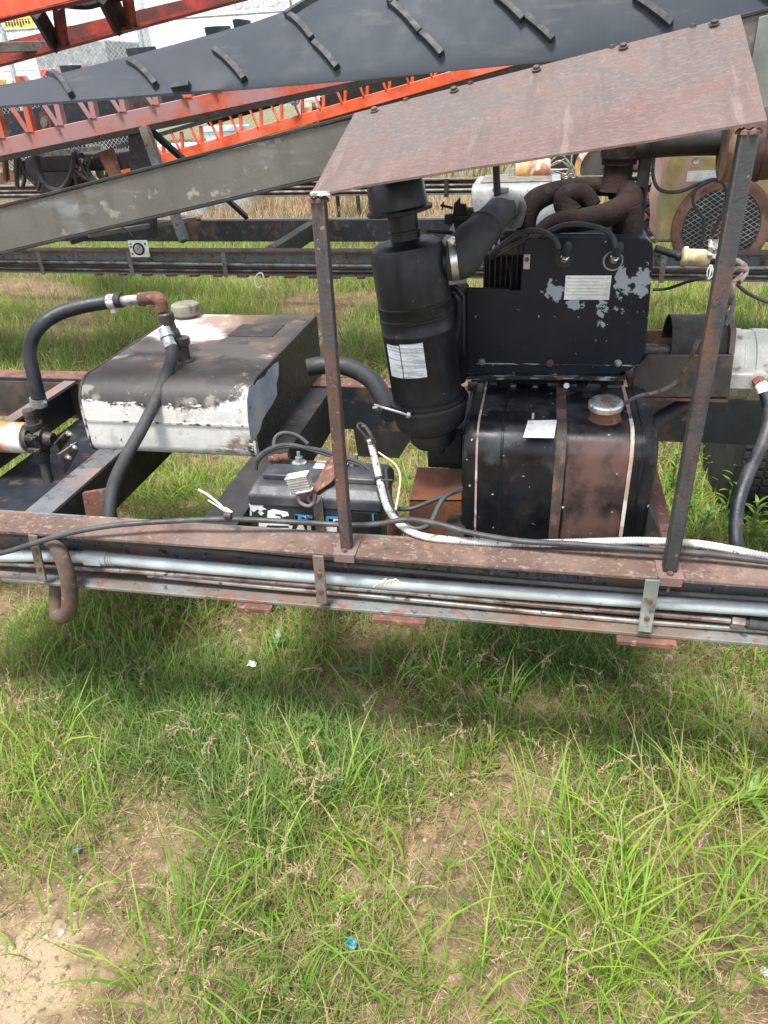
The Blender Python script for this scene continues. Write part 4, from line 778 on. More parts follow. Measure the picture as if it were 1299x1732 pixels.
# label as a curved patch
Nv = axd.orthogonal().normalized()
def patch_on(axis0, ax, r, h0, h1, f0, f1, name, m, parent, n=14):
    front = Vector((0, -1, 0)); front = (front-ax*front.dot(ax)).normalized(); sd_ = ax.cross(front)
    if sd_.x < 0: sd_ = -sd_
    vs = []
    for k in range(n+1):
        a = f0+(f1-f0)*k/n
        for h in (h0, h1): vs.append(axis0+ax*h+(front*math.cos(a)+sd_*math.sin(a))*r)
    return MB().add(vs, [(2*k, 2*k+2, 2*k+3, 2*k+1) for k in range(n)]).build(name, m, parent)
M['label_print'] = mat('printed_label', (.62, .65, .66), [dict(c=(.28, .32, .36), s=26, t=.53, f=.02, v=(.6, .6, 6), a=.8, d=3), dict(c=(.12, .13, .14), s=18, t=.69, f=.02)], rough=.45, bump=.02)
patch_on(b0, axd, r_+.0008, .176, .247, -.92, -.42, 'paper_label', 'label_print', ac)
patch_on(b0, axd, r_+.0008, .176, .250, -.39, .26, 'paper_label', 'label_print', ac)
lt = MB()
rr_ = random.Random(5)
for k in range(9):
    h = .182+k*.0072; f0 = -.33+rr_.random()*.1; f1 = f0+rr_.uniform(.2, .48)
    front = Vector((0, -1, 0)); front = (front-axd*front.dot(axd)).normalized(); s_ = axd.cross(front); s_ = s_ if s_.x > 0 else -s_; vs = []
    for q in range(7):
        a = f0+(min(f1, .22)-f0)*q/6
        for hh in (h, h+.0022): vs.append(b0+axd*hh+(front*math.cos(a)+s_*math.sin(a))*(r_+.0013))
    lt.add(vs, [(2*q, 2*q+2, 2*q+3, 2*q+1) for q in range(6)])
lt.build('label_lines', 'print_grey', ac)
# intake elbow
ih = thing('intake_hose', 'large dark rubber intake elbow with bright clamp joining air cleaner to engine', 'hose', U(800, 400, Y=1.6))
e0 = oc+od*.078
MB().tube([e0, e0+od*.03, U(795, 412, Y=1.585), U(815, 392, Y=1.62), U(832, 372, Y=1.67), U(850, 352, Y=1.74)], [.039, .040, .041, .036, .033, .031], n=24, sub=5).lathe(U(818, 388, Y=1.63), U(832, 372, Y=1.67)-U(815, 392, Y=1.62), [(-.004, .034), (0, .0385), (.006, .0385), (.008, .034)], n=24).build('rubber_elbow', 'rubber_grey', ih)
MB().lathe(e0+od*.006, od, [(0, .0400), (0, .0418), (.014, .0418), (.014, .0400)], n=28).hexa(e0+od*.013+Vector((0, -.01, .042)), (0, -1, 0), .014, .007).build('hose_clamp', 'chrome', ih)
MB().tube([U(838, 366, Y=1.69), U(853, 345, Y=1.76), U(866, 350, Y=1.82), U(870, 375, Y=1.84)], [.030, .031, .031, .03], n=20).lathe(U(846, 340, Y=1.74), (0, 0, 1), [(-.01, .012), (.018, .012), (.019, .018), (.026, .018), (.027, .012)], n=12).build('carburettor_horn', 'green_grey', ih)

# ---- engine
EO = Vector((0, 1.72, .925)); en = thing('engine', 'black industrial engine with chipped shroud under the sheet cover', 'engine', EO)
f = [(790, 638), (1040, 634), (1066, 626), (1084, 612), (1092, 590), (1106, 425), (1103, 412), (1094, 404), (1070, 402), (897, 402), (889, 405), (886, 412), (880, 491), (862, 491), (860, 488), (788, 486)]
fp = [U(a, b, Y=1.72) for a, b in f]
# faceted shroud: lower front vertical, top rounding backwards
MB().prism(fp, (0, .006, 0)).build('shroud_panel', 'shroud', en, bevel=.0025)
# return edges of the sheet
xr = fp[4].x; 
MB().prism([fp[k] + Vector((0, .007, 0)) for k in (2, 3, 4, 5, 6)]+[fp[k]+Vector((-.012, .007, 0)) for k in (6, 5, 4, 3, 2)], (0, .20, 0)).build('shroud_side', 'shroud', en)
MB().prism([fp[6]+Vector((0, .0065, 0)), fp[7]+Vector((0, .0065, 0)), fp[9]+Vector((0, .0065, 0)), fp[9]+Vector((0, .0065, -.01)), fp[6]+Vector((0, .0065, -.01))], (0, .045, 0)).build('shroud_top_lip', 'shroud', en)
zl = fp[0].z
MB().prism([(fp[0].x, 1.716, zl+.0345), (fp[3].x-.001, 1.716, zl+.0375), (fp[3].x-.001, 1.716, zl+.0405), (fp[0].x, 1.716, zl+.0375)], (0, .004, 0)).build('shroud_bead', 'edge_light', en, bevel=.001)
MB().prism([(fp[0].x, 1.704, zl), (fp[2].x-.01, 1.704, zl+.006), (fp[2].x-.01, 1.7195, zl+.006), (fp[0].x, 1.7195, zl)], (0, 0, .010)).build('lower_lip', 'edge_light', en, bevel=.001)
for a in ((815, 612), (930, 614), (1045, 614)):
    c = U(*a, Y=1.716); MB().lathe(c, (0, -1, 0), [(0, .0085), (.002, .0085), (.0025, .006), (.005, .0058), (.006, .004)], n=14).build('shroud_bolt', 'rust' if a[0] == 930 else 'green_grey', en)
c = U(891, 441, Y=1.719); MB().box((c.x-.007, 1.716, c.z-.018), (c.x+.007, 1.7195, c.z+.014)).build('latch_tab', 'alu', en, bevel=.001); MB().lathe((c.x, 1.716, c.z+.003), (0, -1, 0), [(0, .005), (.003, .0045)], n=10).build('latch_rivet', 'rust', en)
# plug ports: flat black disc as the hole's shade, bare rim, hex, boot and lead
for k, (a, b) in enumerate(((953, 440), (1037, 441))):
    c = U(a, b, Y=1.7195)
    MB().lathe(c, (0, -1, 0), [(-.0005, .021), (.0012, .0215), (.0015, .0185), (.0008, .018)], n=24).build('port_rim', 'green_grey' if k else 'black', en)
    MB().lathe(c, (0, -1, 0), [(0, .0178), (.0018, .0178)], n=24).build('port_shade_disc', 'black_matte', en)
    d = Vector((.1, -.55, .62)).normalized(); c2 = c+Vector((.001, -.0005, .001))
    MB().lathe(c2, d, [(0, .0098), (.011, .0098), (.012, .008), (.024, .008)], n=6).build('spark_plug', 'chrome', en)
    MB().lathe(c2+d*.020, d, [(0, .0085), (.004, .0098), (.012, .0100), (.02, .0105), (.03, .0085), (.034, .006)], n=16).build('plug_boot', 'rubber_grey', en)
pl_ = (((946, 421), (938, 405), (920, 393), (895, 390), (870, 400), (845, 418), (828, 432)), ((1041, 420), (1035, 400), (1015, 386), (980, 379), (950, 382), (925, 393), (880, 410), (845, 428), (830, 436)))
for k, (pts, lab_) in enumerate(zip(pl_, ('short black ignition lead curving from the left plug', 'long black ignition lead arching from the right plug'))):
    Yv = [1.685]*1+[1.69, 1.70, 1.71, 1.72, 1.72, 1.73, 1.73, 1.74]
    tag(MB().tube([U(a, b, Y=Yv[min(i, 8)]) for i, (a, b) in enumerate(pts)], .0058 if k else .0062, n=10).build('ignition_lead', 'cable'), lab_, 'ignition lead')
# data label
a, b = U(957, 466, Y=1.7185), U(1030, 507, Y=1.7185)
MB().box((a.x, 1.7175, b.z), (b.x, 1.7195, a.z)).build('data_plate', 'label_plain', en)
dl = MB()
for k in range(6):
    z = a.z-.006-k*.0072; dl.box((a.x+.004, 1.7169, z-.0008), (b.x-.004-(.02 if k in (1, 4) else 0), 1.7174, z+.0008))
dl.build('plate_print', 'print_grey', en, smooth=False)
# block and fins inside, head, crankcase
MB().box((-.128, 1.80, .90), (.205, 2.02, 1.20)).build('engine_block', 'black_matte', en, bevel=.01)
fn = MB()
for k in range(9): fn.box((-.125+k*.0125, 1.765, 1.06), (-.1215+k*.0125, 1.80, 1.235))
fn.build('cooling_fins', 'black_matte', en)
MB().tube([U(858, 445, Y=1.75), U(864, 470, Y=1.75), U(860, 495, Y=1.75)], .002, n=6).build('sensor_wire', 'rubber', en)
MB().box((-.09, 1.768, 1.19), (-.03, 1.80, 1.245)).build('valve_cover', 'fitting', en, bevel=.008)
bhs = [U(752, 470, Y=1.70), U(775, 484, Y=1.70), U(787, 500, Y=1.70), U(788, 648, Y=1.70), U(770, 655, Y=1.70), U(762, 560, Y=1.70)]
MB().prism(bhs, (0, .10, 0)).build('blower_housing', 'black', en, bevel=.006)
for a, b in (((765, 495), (770, 640)), ((756, 520), (764, 640))):
    MB().tube([U(*a, Y=1.69), U(a[0]+1, (a[1]+b[1])/2, Y=1.685), U(*b, Y=1.69)], .006, n=8).build('housing_rib', 'black', en)
MB().tube([U(752, 500, Y=1.67), U(772, 500, Y=1.665), U(778, 530, Y=1.665), U(770, 580, Y=1.665), U(758, 610, Y=1.67)], .0065, n=8).build('cleaner_bracket', 'black', en)
MB().prism([U(745, 462, Y=1.66), U(790, 440, Y=1.72), U(800, 425, Y=1.74), U(788, 480, Y=1.72), U(752, 484, Y=1.66)], (0, .01, 0)).build('bracket_plate', 'green_grey', en, bevel=.002)
MB().box((-.15, 1.745, .80), (.215, 2.0, .90)).build('crankcase', 'black_matte', en, bevel=.01)
MB().box((-.2, 1.70, .62), (.2, 2.0, .80)).build('oil_pan', 'black_matte', en, bevel=.02)
bits = MB(); rb_ = random.Random(9)
for k in range(8):
    p = U(800+k*34, 652, Y=1.73); s = rb_.uniform(.008, .018); bits.box((p.x-s, 1.722, p.z-.012), (p.x+s, 1.744, p.z+rb_.uniform(.002, .012)))
bits.build('sump_lugs', 'fitting', en, bevel=.002)
for a, m in (((905, 656), 'label_blue'), ((958, 652), 'galv'), ((868, 655), 'fitting')):
    MB().hexa(U(*a, Y=1.715), (0, -1, .3), .008, .008).build('sump_bolt', m if m != 'label_blue' else 'fitting', en)
# manifold
mf = thing('exhaust_manifold', 'fuzzy burnt brown exhaust manifold looping above the engine', 'exhaust manifold', (.08, 1.88, 1.26))
MB().tube([U(893, 402, Y=1.84), U(890, 370, Y=1.84), U(905, 340, Y=1.86), U(945, 323, Y=1.92), U(1000, 316, Y=1.96), U(1045, 318, Y=1.96), U(1075, 335, Y=1.92)], [.022, .024, .026, .023, .021, .021, .027], n=18).build('rear_runner', 'manifold', mf)
MB().tube([U(915, 395, Y=1.80), U(940, 378, Y=1.80), U(985, 372, Y=1.81), U(1030, 362, Y=1.83), U(1062, 345, Y=1.87), U(1060, 328, Y=1.93), U(1040, 318, Y=1.95)], [.021, .023, .025, .027, .030, .030, .027], n=18).build('front_runner', 'manifold', mf)
MB().tube([U(1058, 350, Y=1.86), U(1062, 400, Y=1.86)], .034, n=18, smooth=False).build('down_runner', 'manifold', mf)
MB().tube([U(965, 362, Y=1.87), U(955, 335, Y=1.88), U(985, 330, Y=1.88), U(1005, 350, Y=1.87)], [.03, .026, .024, .018], n=14).build('carburettor', 'manifold', mf)
ep = thing('exhaust_pipe', 'dark stub exhaust pipe with stepped collar above the manifold', 'exhaust pipe', U(1042, 300, Y=1.95))
MB().lathe(U(1042, 322, Y=1.95), (0, 0, 1), [(0, .040), (.012, .033), (.055, .032), (.056, .039), (.068, .039), (.07, .043), (.095, .043), (.10, .034), (.16, .034)], n=28).build('stepped_collar', 'manifold', ep)
pa, pb2 = U(1042, 250, Y=1.95), U(1225, 238, Y=1.95); 
MB().tube([pa+Vector((-.01, 0, -.01)), pa+Vector((.03, 0, .0)), (pa+pb2)/2+Z3*.004, pb2], .030, n=16).build('cross_pipe', 'black_matte', ep)
ml = thing('muffler', 'brown rusted drum shaped muffler with yellowish end band at the right edge', 'muffler', U(1260, 250, Y=1.9))
q0 = U(1222, 250, Y=1.9); MB().lathe(q0, (1, 0, .04), [(0, .03), (0, .066), (.006, .072), (.012, .070), (.07, .070), (.072, .073), (.078, .073), (.08, .070), (.5, .070), (.52, .03)], n=36).build('muffler_drum', 'muffler', ml)
ch = thing('choke_linkage', 'small black choke bracket with thumb screw beside the intake elbow', 'linkage', U(775, 370, Y=1.66))
MB().prism([U(768, 345, Y=1.68), U(778, 334, Y=1.68), U(778, 345, Y=1.68), U(788, 346, Y=1.68), U(790, 390, Y=1.68), U(770, 392, Y=1.68), U(765, 370, Y=1.68)], (0, .012, 0)).build('bracket', 'black_matte', ch, bevel=.001)
MB().lathe(U(762, 371, Y=1.67), (1, 0, 0), [(-.012, .010), (0, .012), (.004, .012), (.005, .006), (.05, .006), (.051, .014), (.062, .014)], n=14).build('knob', 'black_matte', ch)
MB().tube([U(745, 347, Y=1.67), U(766, 352, Y=1.67)], .0028, n=8, smooth=False).lathe(U(748, 348, Y=1.67), (1, 0, -.2), [(0, .0085), (.0025, .0085)], n=12).build('thumb_screw', 'black_matte', ch)
MB().tube([U(722, 390, Y=1.64), U(745, 392, Y=1.64), U(765, 394, Y=1.65)], .0045, n=8, smooth=False).build('link_rod', 'fitting', ch)
MB().tube([U(790, 355, Y=1.67), U(812, 362, Y=1.69), U(828, 366, Y=1.7)], .0018, n=6).tube([U(790, 372, Y=1.67), U(812, 366, Y=1.69), U(828, 368, Y=1.7)], .0018, n=6).build('control_wire', 'cable', ch)
MB().box(tuple(U(782, 385, Y=1.69)-Vector((.0, 0, 0))), tuple(U(800, 352, Y=1.69)+Vector((0, .02, 0)))).build('solenoid', 'fitting', ch, bevel=.003)
# engine mount box
mb_ = thing('engine_mount', 'rusty orange brown folded steel box between battery and black tank', 'bracket', U(735, 850, Y=1.5))
MB().prism([U(706, 790, Y=1.62), U(790, 793, Y=1.62), U(790, 845, Y=1.50), U(692, 845, Y=1.50)], (0, -.0, -.006)).build('mount_top', 'orange_rust', mb_, bevel=.001)
MB().prism([U(692, 845, Y=1.50), U(792, 845, Y=1.50), U(792, 930, Y=1.50), U(692, 935, Y=1.50)], (0, .006, -.001)).build('mount_front', 'orange_rust', mb_, bevel=.001)
MB().box(tuple(U(724, 790, Y=1.66)), tuple(U(780, 725, Y=1.66)+Vector((0, .02, 0)))).build('mount_riser', 'black_matte', mb_)
tag(MB().box(tuple(U(655, 905, Y=1.42)), tuple(U(677, 880, Y=1.42)+Vector((0, .03, 0)))).build('red_fitting', 'orange_rust'), 'small orange red fitting low beside the battery', 'fitting')

# ---- black fuel tank
FO = Vector((.06, 1.45, .53)); ft = thing('fuel_tank', 'black fuel tank rubbed to pinkish primer with two straps and bright filler cap', 'tank', FO)
pr2 = rprof(0, .372, .062, .05, .285, 8)
MB().prism([FO+Vector((-.168, y, z)) for y, z in pr2], (.342, 0, 0)).build('tank_shell', 'tank_black', ft, bevel=.002)
for s_, x0 in ((-1, -.168), (1, .174)):
    vs = []; k_ = 0.955; n = len(pr2); cyz = (.14, .186)
    rings = [(0, 1.0), (.018, .995), (.028, .97), (.033, .90)]
    v = []
    for dx, sc in rings: v += [FO+Vector((x0+s_*(dx+.0002), cyz[0]+(y-cyz[0])*sc, cyz[1]+(z-cyz[1])*sc)) for y, z in pr2]
    fs = [(r*n+i, r*n+(i+1) % n, (r+1)*n+(i+1) % n, (r+1)*n+i) for r in range(len(rings)-1) for i in range(n)]+[tuple(range(3*n, 4*n))]
    MB().add(v, fs).build('end_cap', 'tank_black', ft)
    m2 = MB().prism([FO+Vector((x0-.0022, cyz[0]+(y-cyz[0])*1.018, cyz[1]+(z-cyz[1])*1.014)) for y, z in pr2], (.0045, 0, 0)); m2.build('seam_flange', 'seam' if s_ < 0 else 'black', ft)
for xs_, wd_, m in ((-.118, .006, 'black'), (-.003, .022, 'strap_brown'), (.148, .008, 'seam')):
    if m == 'strap_brown' and m not in M: M[m] = mat('brown_strap', (.06, .042, .034), [dict(c=(.18, .10, .075), s=14, t=.56, f=.08), dict(c=(.02, .02, .02), s=8, t=.6, f=.08)], rough=.6, bump=.3)
    MB().prism([FO+Vector((xs_, cyz[0]+(y-cyz[0])*(1.012), cyz[1]+(z-cyz[1])*1.010)) for y, z in pr2], (wd_, 0, 0)).build('tank_strap', m, ft, bevel=.0008)
nk = U(1020, 742, Z=.90); nk = Vector((.158, 1.535, .90))
MB().lathe(nk, (-.02, -.10, 1), [(-.02, .038), (.003, .035), (.006, .0315), (.030, .031)], n=28).build('filler_neck', 'rust', ft)
MB().lathe(nk+Vector((-.0006, -.003, .028)), (-.02, -.10, 1), [(0, .0345), (.002, .0365), (.012, .0365), (.0155, .034), (.017, .029), (.0165, .018), (.0175, .012), (.0175, 0)], n=32).build('fuel_cap', 'chrome', ft)
MB().lathe(nk+Vector((-.001, -.0045, .0460)), (-.02, -.10, 1), [(0, .011), (.001, .010)], n=16).build('cap_rust_spot', 'orange_rust', ft)
zt = FO.z+.372+.0006
a = [U(893, 712, Z=zt), U(942, 711, Z=zt), U(937, 741, Z=zt), U(885, 740, Z=zt)]
MB().prism(a, (0, 0, .0012)).build('paper_label', 'label_plain', ft)
MB().prism([U(900, 699, Z=zt), U(904, 699, Z=zt), U(903, 709, Z=zt), U(899, 709, Z=zt)], (0, 0, .001)).build('tape_strip', 'seam', ft)
MB().tube([U(869, 656, Y=1.74)+Vector((0, 0, -.03)), U(869, 650, Y=1.74)], .012, n=10).build('tank_vent', 'fitting', ft)
# tank cradle right
MB().prism([(.262, 1.44, .54), (.296, 1.44, .54), (.30, 1.44, .66), (.262, 1.44, .74)], (0, .25, 0)).build('tank_bracket', 'black_matte', ft)

# ---- pump and guard at right
pg = thing('shaft_guard', 'brown steel U shaped shaft guard with black half round tube inside', 'guard', U(1160, 640, Y=1.8))
g0 = [U(1095, 601, Y=1.77), U(1242, 600, Y=1.77), U(1233, 672, Y=1.77), U(1068, 672, Y=1.77), U(1072, 625, Y=1.77)]
MB().prism(g0, (0, .008, 0)).build('guard_front', 'guard', pg, bevel=.002)
g1 = [U(1090, 560, Y=1.98), U(1228, 556, Y=1.98), U(1236, 600, Y=1.98), U(1090, 600, Y=1.98)]
MB().prism([Vector((g0[0].x-.03, 1.965, g0[0].z)), Vector((g0[1].x, 1.965, g0[1].z)), Vector((g0[2].x, 1.965, g0[2].z)), Vector((g0[4].x, 1.965, g0[4].z-.03))], (0, .008, 0)).build('guard_back', 'rust', pg)
MB().prism([Vector((g0[1].x, 1.77, g0[1].z+.002)), Vector((g0[1].x, 1.97, g0[1].z+.002)), Vector((g0[1].x, 1.955, g0[1].z+.05)), Vector((g0[1].x, 1.87, g0[1].z+.075)), Vector((g0[1].x, 1.79, g0[1].z+.05))], (-.012, 0, 0)).build('guard_end', 'guard', pg)
MB().box((g0[3].x, 1.77, g0[3].z-.006), (g0[2].x, 1.97, g0[3].z)).build('guard_floor', 'rust', pg)
gc = Vector((.318, 1.87, .945)); th = []
mbx = MB(); r1, r2 = .083, .078; n = 20; vs = []
for x in (.318, .44):
    for r in (r1, r2):
        for k in range(n+1): a = math.pi*k/n; vs.append(Vector((x, 1.87+r*math.cos(a), .955+r*math.sin(a)*.95)))
m_ = n+1; fs = []
for k in range(n): fs += [(k, k+1, 2*m_+k+1, 2*m_+k), (m_+k+1, m_+k, 3*m_+k, 3*m_+k+1), (k+1, k, m_+k, m_+k+1), (2*m_+k, 2*m_+k+1, 3*m_+k+1, 3*m_+k)]
mbx.add(vs, fs).build('half_round_tube', 'black_matte', pg)
MB().tube([(.15, 1.87, .94), (.47, 1.87, .94)], .022, n=14, smooth=False).build('drive_shaft', 'fitting', pg)
hp = thing('gear_pump', 'grey cast aluminium pump body at the right behind the leaning dark post', 'pump', U(1270, 640, Y=1.85))
pc_ = Vector((g0[1].x+.001, 1.87, .915))
MB().lathe(pc_, X3, [(0, .05), (0, .086), (.03, .086), (.032, .083), (.055, .083), (.057, .086), (.09, .086), (.092, .080), (.2, .080), (.2, 0)], n=36).build('pump_housing', 'alu', hp)
MB().box((pc_.x-.0, 1.775, .885), (pc_.x+.09, 1.81, .925)).build('port_boss', 'alu', hp, bevel=.004)
MB().lathe(U(1282, 640, Y=1.79), (0, -1, -.1), [(0, .024), (.016, .022), (.018, .017)], n=18).build('port_collar', 'alu', hp)
MB().lathe(U(1281, 642, Y=1.775), (.3, -.9, -.5), [(0, .014), (.016, .014)], n=6).build('brass_adapter', 'orange_rust', hp)
h3 = thing('pressure_hose', 'black hose dropping from white collared fitting at the right edge', 'hose', U(1270, 780, Y=1.6))
MB().tube([U(1286, 650, Y=1.76), U(1297, 668, Y=1.74)], [.014, .0165], n=14, smooth=False).build('white_collar', 'label_plain', h3)
MB().tube([U(1294, 664, Y=1.74), U(1302, 700, Y=1.71), U(1290, 750, Y=1.66), U(1268, 795, Y=1.60), U(1250, 845, Y=1.54), U(1244, 890, Y=1.50), U(1246, 925, Y=1.47), U(1250, 960, Y=1.46)], .0145, n=14).build('rubber_hose', 'hose_new', h3)
run('brake_line', 'line_rust', [(1055, 684, 1.60), (1080, 670, 1.58), (1115, 662, 1.56), (1145, 645, 1.53), (1165, 612, 1.50), (1180, 578, 1.46), (1200, 555, 1.40), (1222, 530, 1.36), (1238, 500, 1.34), (1232, 470, 1.36), (1245, 455, 1.40), (1262, 460, 1.42), (1250, 478, 1.4)], .0042, 'thin rusty line curving from the fuel cap up past the right post', 'line', n=8)
run('suction_line', 'rubber', [(1085, 735, 1.75), (1110, 712, 1.80), (1150, 688, 1.86), (1175, 675, 1.9)], .022, 'thick black hose passing under the shaft guard', 'hose', n=14)
run('tank_hose', 'rubber', [(520, 622, 1.99), (545, 618, 2.0), (585, 620, 2.0), (625, 640, 1.95), (648, 672, 1.88), (660, 700, 1.8)], .026, 'thick oily black hose leaving the tank end towards the engine', 'hose', n=16)
run('engine_stop_wire', 'cable', [(1105, 490, 1.8), (1130, 488, 1.8), (1165, 476, 1.75), (1195, 470, 1.7)], .0035, 'thin black wire leaving the right side of the shroud', 'wire', n=8)

# tyre of the near machine
ty = thing('trailer_tyre', 'black treaded tyre standing in weeds behind the rear rail at right', 'tyre', (1.10, 2.72, 0))
tc_ = Vector((.735, 2.86, .33)); 
MB().lathe(tc_, X3, [(0, .17), (.0, .25), (.02, .315), (.035, .33), (.17, .33), (.19, .315), (.21, .25), (.21, .17)], n=48).build('tyre_carcass', 'tyre', ty)
tr_ = MB()
for k in range(60):
    a = 2*math.pi*k/60; rd = Vector((0, math.cos(a), math.sin(a))); tn = Vector((0, -math.sin(a), math.cos(a)))
    for dx in (.028, .068, .108, .148, .188): tr_.obox(tc_+X3*dx+rd*.333, X3, tn, rd, .032, .021, .012)
tr_.build('tread_blocks', 'tyre', ty)
MB().lathe(tc_, X3, [(.02, .02), (.02, .14), (.0, .168), (.2, .168)], n=32).build('wheel_rim', 'white_rust', ty)
# ---- fuel filter and frayed wiring behind the right post
ff = thing('fuel_filter', 'cream coloured inline fuel filter beside the dark right post', 'filter', U(1175, 437, Y=1.9))
fa, fb = U(1152, 434, Y=1.9), U(1202, 438, Y=1.9); fd = (fb-fa).normalized(); Lf = (fb-fa).length
MB().lathe(fa, fd, [(0, .012), (.002, .021), (.006, .024), (.011, .024), (.013, .0195), (.018, .019), (Lf-.016, .0205), (Lf-.006, .015), (Lf, .010)], n=24).build('filter_body', 'cream', ff)
MB().tube([U(1108, 420, Y=1.9), U(1130, 427, Y=1.9), fa+fd*.002], .0085, n=12).lathe(fa-fd*.012, fd, [(0, .0085), (0, .0105), (.008, .0105), (.008, .0085)], n=12).build('inlet_hose', 'rubber', ff)
MB().tube([fb-fd*.002, fb+fd*.03, U(1240, 440, Y=1.9)], .012, n=12, smooth=False).build('outlet_hose', 'rubber', ff)
MB().tube([U(1232, 437, Y=1.7), U(1248, 442, Y=1.7), U(1262, 454, Y=1.66), U(1256, 466, Y=1.62), U(1240, 480, Y=1.56), U(1236, 492, Y=1.52)], .0058, n=10, sub=4).build('copper_line', 'line_rust', ff)
MB().tube([U(1237, 490, Y=1.52), U(1241, 510, Y=1.5), U(1236, 532, Y=1.46), U(1226, 552, Y=1.42)], .0042, n=8).tube([U(1244, 478, Y=1.56), U(1265, 496, Y=1.6), U(1299, 511, Y=1.62), U(1340, 522, Y=1.62)], .0038, n=8).build('black_wire', 'cable', ff)
fz = thing('foil_tag', 'crumpled foil tag with frayed strings hanging on the fuel line', 'tag', U(1208, 425, Y=1.88))
gr = MB(); rf = random.Random(2); vs = []
for j in range(6):
    for i in range(5): vs.append(U(1198+i*5.5, 405+j*6.5, Y=1.875+rf.uniform(-.006, .006)))
gr.add(vs+[v+Vector((0, .0015, 0)) for v in vs], [(j*5+i, j*5+i+1, (j+1)*5+i+1, (j+1)*5+i) for j in range(5) for i in range(4)]+[(30+j*5+i, 30+(j+1)*5+i, 30+(j+1)*5+i+1, 30+j*5+i+1) for j in range(5) for i in range(4)])
gr.build('foil_sheet', 'tape', fz, smooth=False)
s_ = MB()
for k in range(9):
    x = 1198+rf.uniform(0, 14); s_.tube([U(x, 448, Y=1.86), U(x+rf.uniform(-8, 4), 458, Y=1.86), U(x+rf.uniform(-16, 4), 472, Y=1.86)], .0012, n=5, sub=3)
s_.build('frayed_strings', 'wire_white', fz)

# ================================================================== SECOND MACHINE
def F2(x): return 4.395-.054*(x-.3)
G = thing('conveyor_chassis', 'second rusty channel frame lying parallel behind the first with a square gauge plate', 'machine frame', (-1, 4.45, RB))
G['label'] = 'second channel frame crossing behind the engine with dark inner rail and bare steel straps'
def slab(name, m, xa, xb, ya, yb, za, zb, parent, **k):
    """bar following the slightly skewed line of the second frame"""
    MB().prism([(xa, F2(xa)+ya, za), (xb, F2(xb)+ya, za), (xb, F2(xb)+yb, za), (xa, F2(xa)+yb, za)], (0, 0, zb-za)).build(name, m, parent, **k)
slab('top_flange', 'rail_top', -6.5, 3.2, -.035, .045, RZ-.009, RZ, G); slab('channel_web', 'rail_web', -6.5, 3.2, .038, .045, RB, RZ-.0095, G); slab('bottom_flange', 'rail_low', -6.5, 3.2, -.035, .0375, RB, RB+.009, G)
slab('far_top_flange', 'rail_low', -6.5, 3.2, 1.13, 1.19, RZ-.009, RZ, G); slab('far_web', 'blue_black', -6.5, 3.2, 1.12, 1.13, RB-.01, RZ-.0095, G)
for k, (a, z) in enumerate(((.008, .60), (-.002, .583), (.006, .562))):
    P = [Vector((x, F2(x)+a, z+.004*math.sin(x*1.3+k))) for x in np.linspace(-6.4, 3.1, 14)]
    MB().tube(P, (.0125, .007, .007)[k], n=8, sub=2).build('frame_line', ('line_steel', 'rubber_grey', 'line_rust')[k], G)
for a in ((201, 430), (369, 435), (42, 440), (640, 435), (1120, 440)):
    p = U(*a, Y=4.4); y = F2(p.x)-.038; MB().box((p.x-.014, y, RB-.01), (p.x+.014, y+.005, RZ-.01)).build('strap_plate', 'rail_low', G)
for a in range(150, 620, 42):
    p = U(a, 460, Y=4.4); MB().box((p.x-.04, F2(p.x)-.038, RB-.012), (p.x+.03*random.random(), F2(p.x)+.02, RB-.001)).build('welded_pad', 'rust', G)
for xx in (-1.7, -.6, .5, 1.9):
    MB().box((xx, F2(xx)+.046, RB+.03), (xx+.07, F2(xx)+1.119, RZ-.012)).build('cross_member', 'black_matte', G)
gp_ = thing('gauge_plate', 'small square white plate with round dial fixed to the second frame', 'gauge', U(235, 420, Y=4.4))
p = U(235, 421, Y=F2(-2.45)-.045); yg = p.y
MB().box((p.x-.066, yg, p.z-.050), (p.x+.066, yg+.004, p.z+.052)).build('plate', 'label_plain', gp_)
MB().lathe((p.x, yg, p.z), (0, -1, 0), [(0, .038), (.008, .038), (.010, .033), (.007, .031), (.007, 0)], n=24).build('dial_ring', 'black_matte', gp_)
MB().lathe((p.x, yg-.0075, p.z), (0, -1, 0), [(0, .029), (.001, .028)], n=20).build('dial_face', 'galv', gp_)
MB().bar((p.x-.012, yg-.009, p.z-.008), (p.x+.014, yg-.009, p.z+.012), .002, .004, up=Y3).build('dial_needle', 'flat_black', gp_)
sp = MB()
for dx, dz in ((-.05, .03), (-.052, .012), (.05, .03), (-.05, -.03)): sp.box((p.x+dx-.007, yg-.001, p.z+dz-.006), (p.x+dx+.005, yg-.0002, p.z+dz+.006))
sp.build('plate_marks', 'flat_black', gp_, smooth=False)
tag(MB().tube([U(443, 482, Y=4.35), U(436, 486, Y=4.35), U(431, 475, Y=4.35), U(435, 464, Y=4.35), U(443, 462, Y=4.35), U(446, 470, Y=4.35)], .0045, n=6).build('wire_ring', 'wire_white'), 'pale wire ring dangling under the second frame', 'wire')
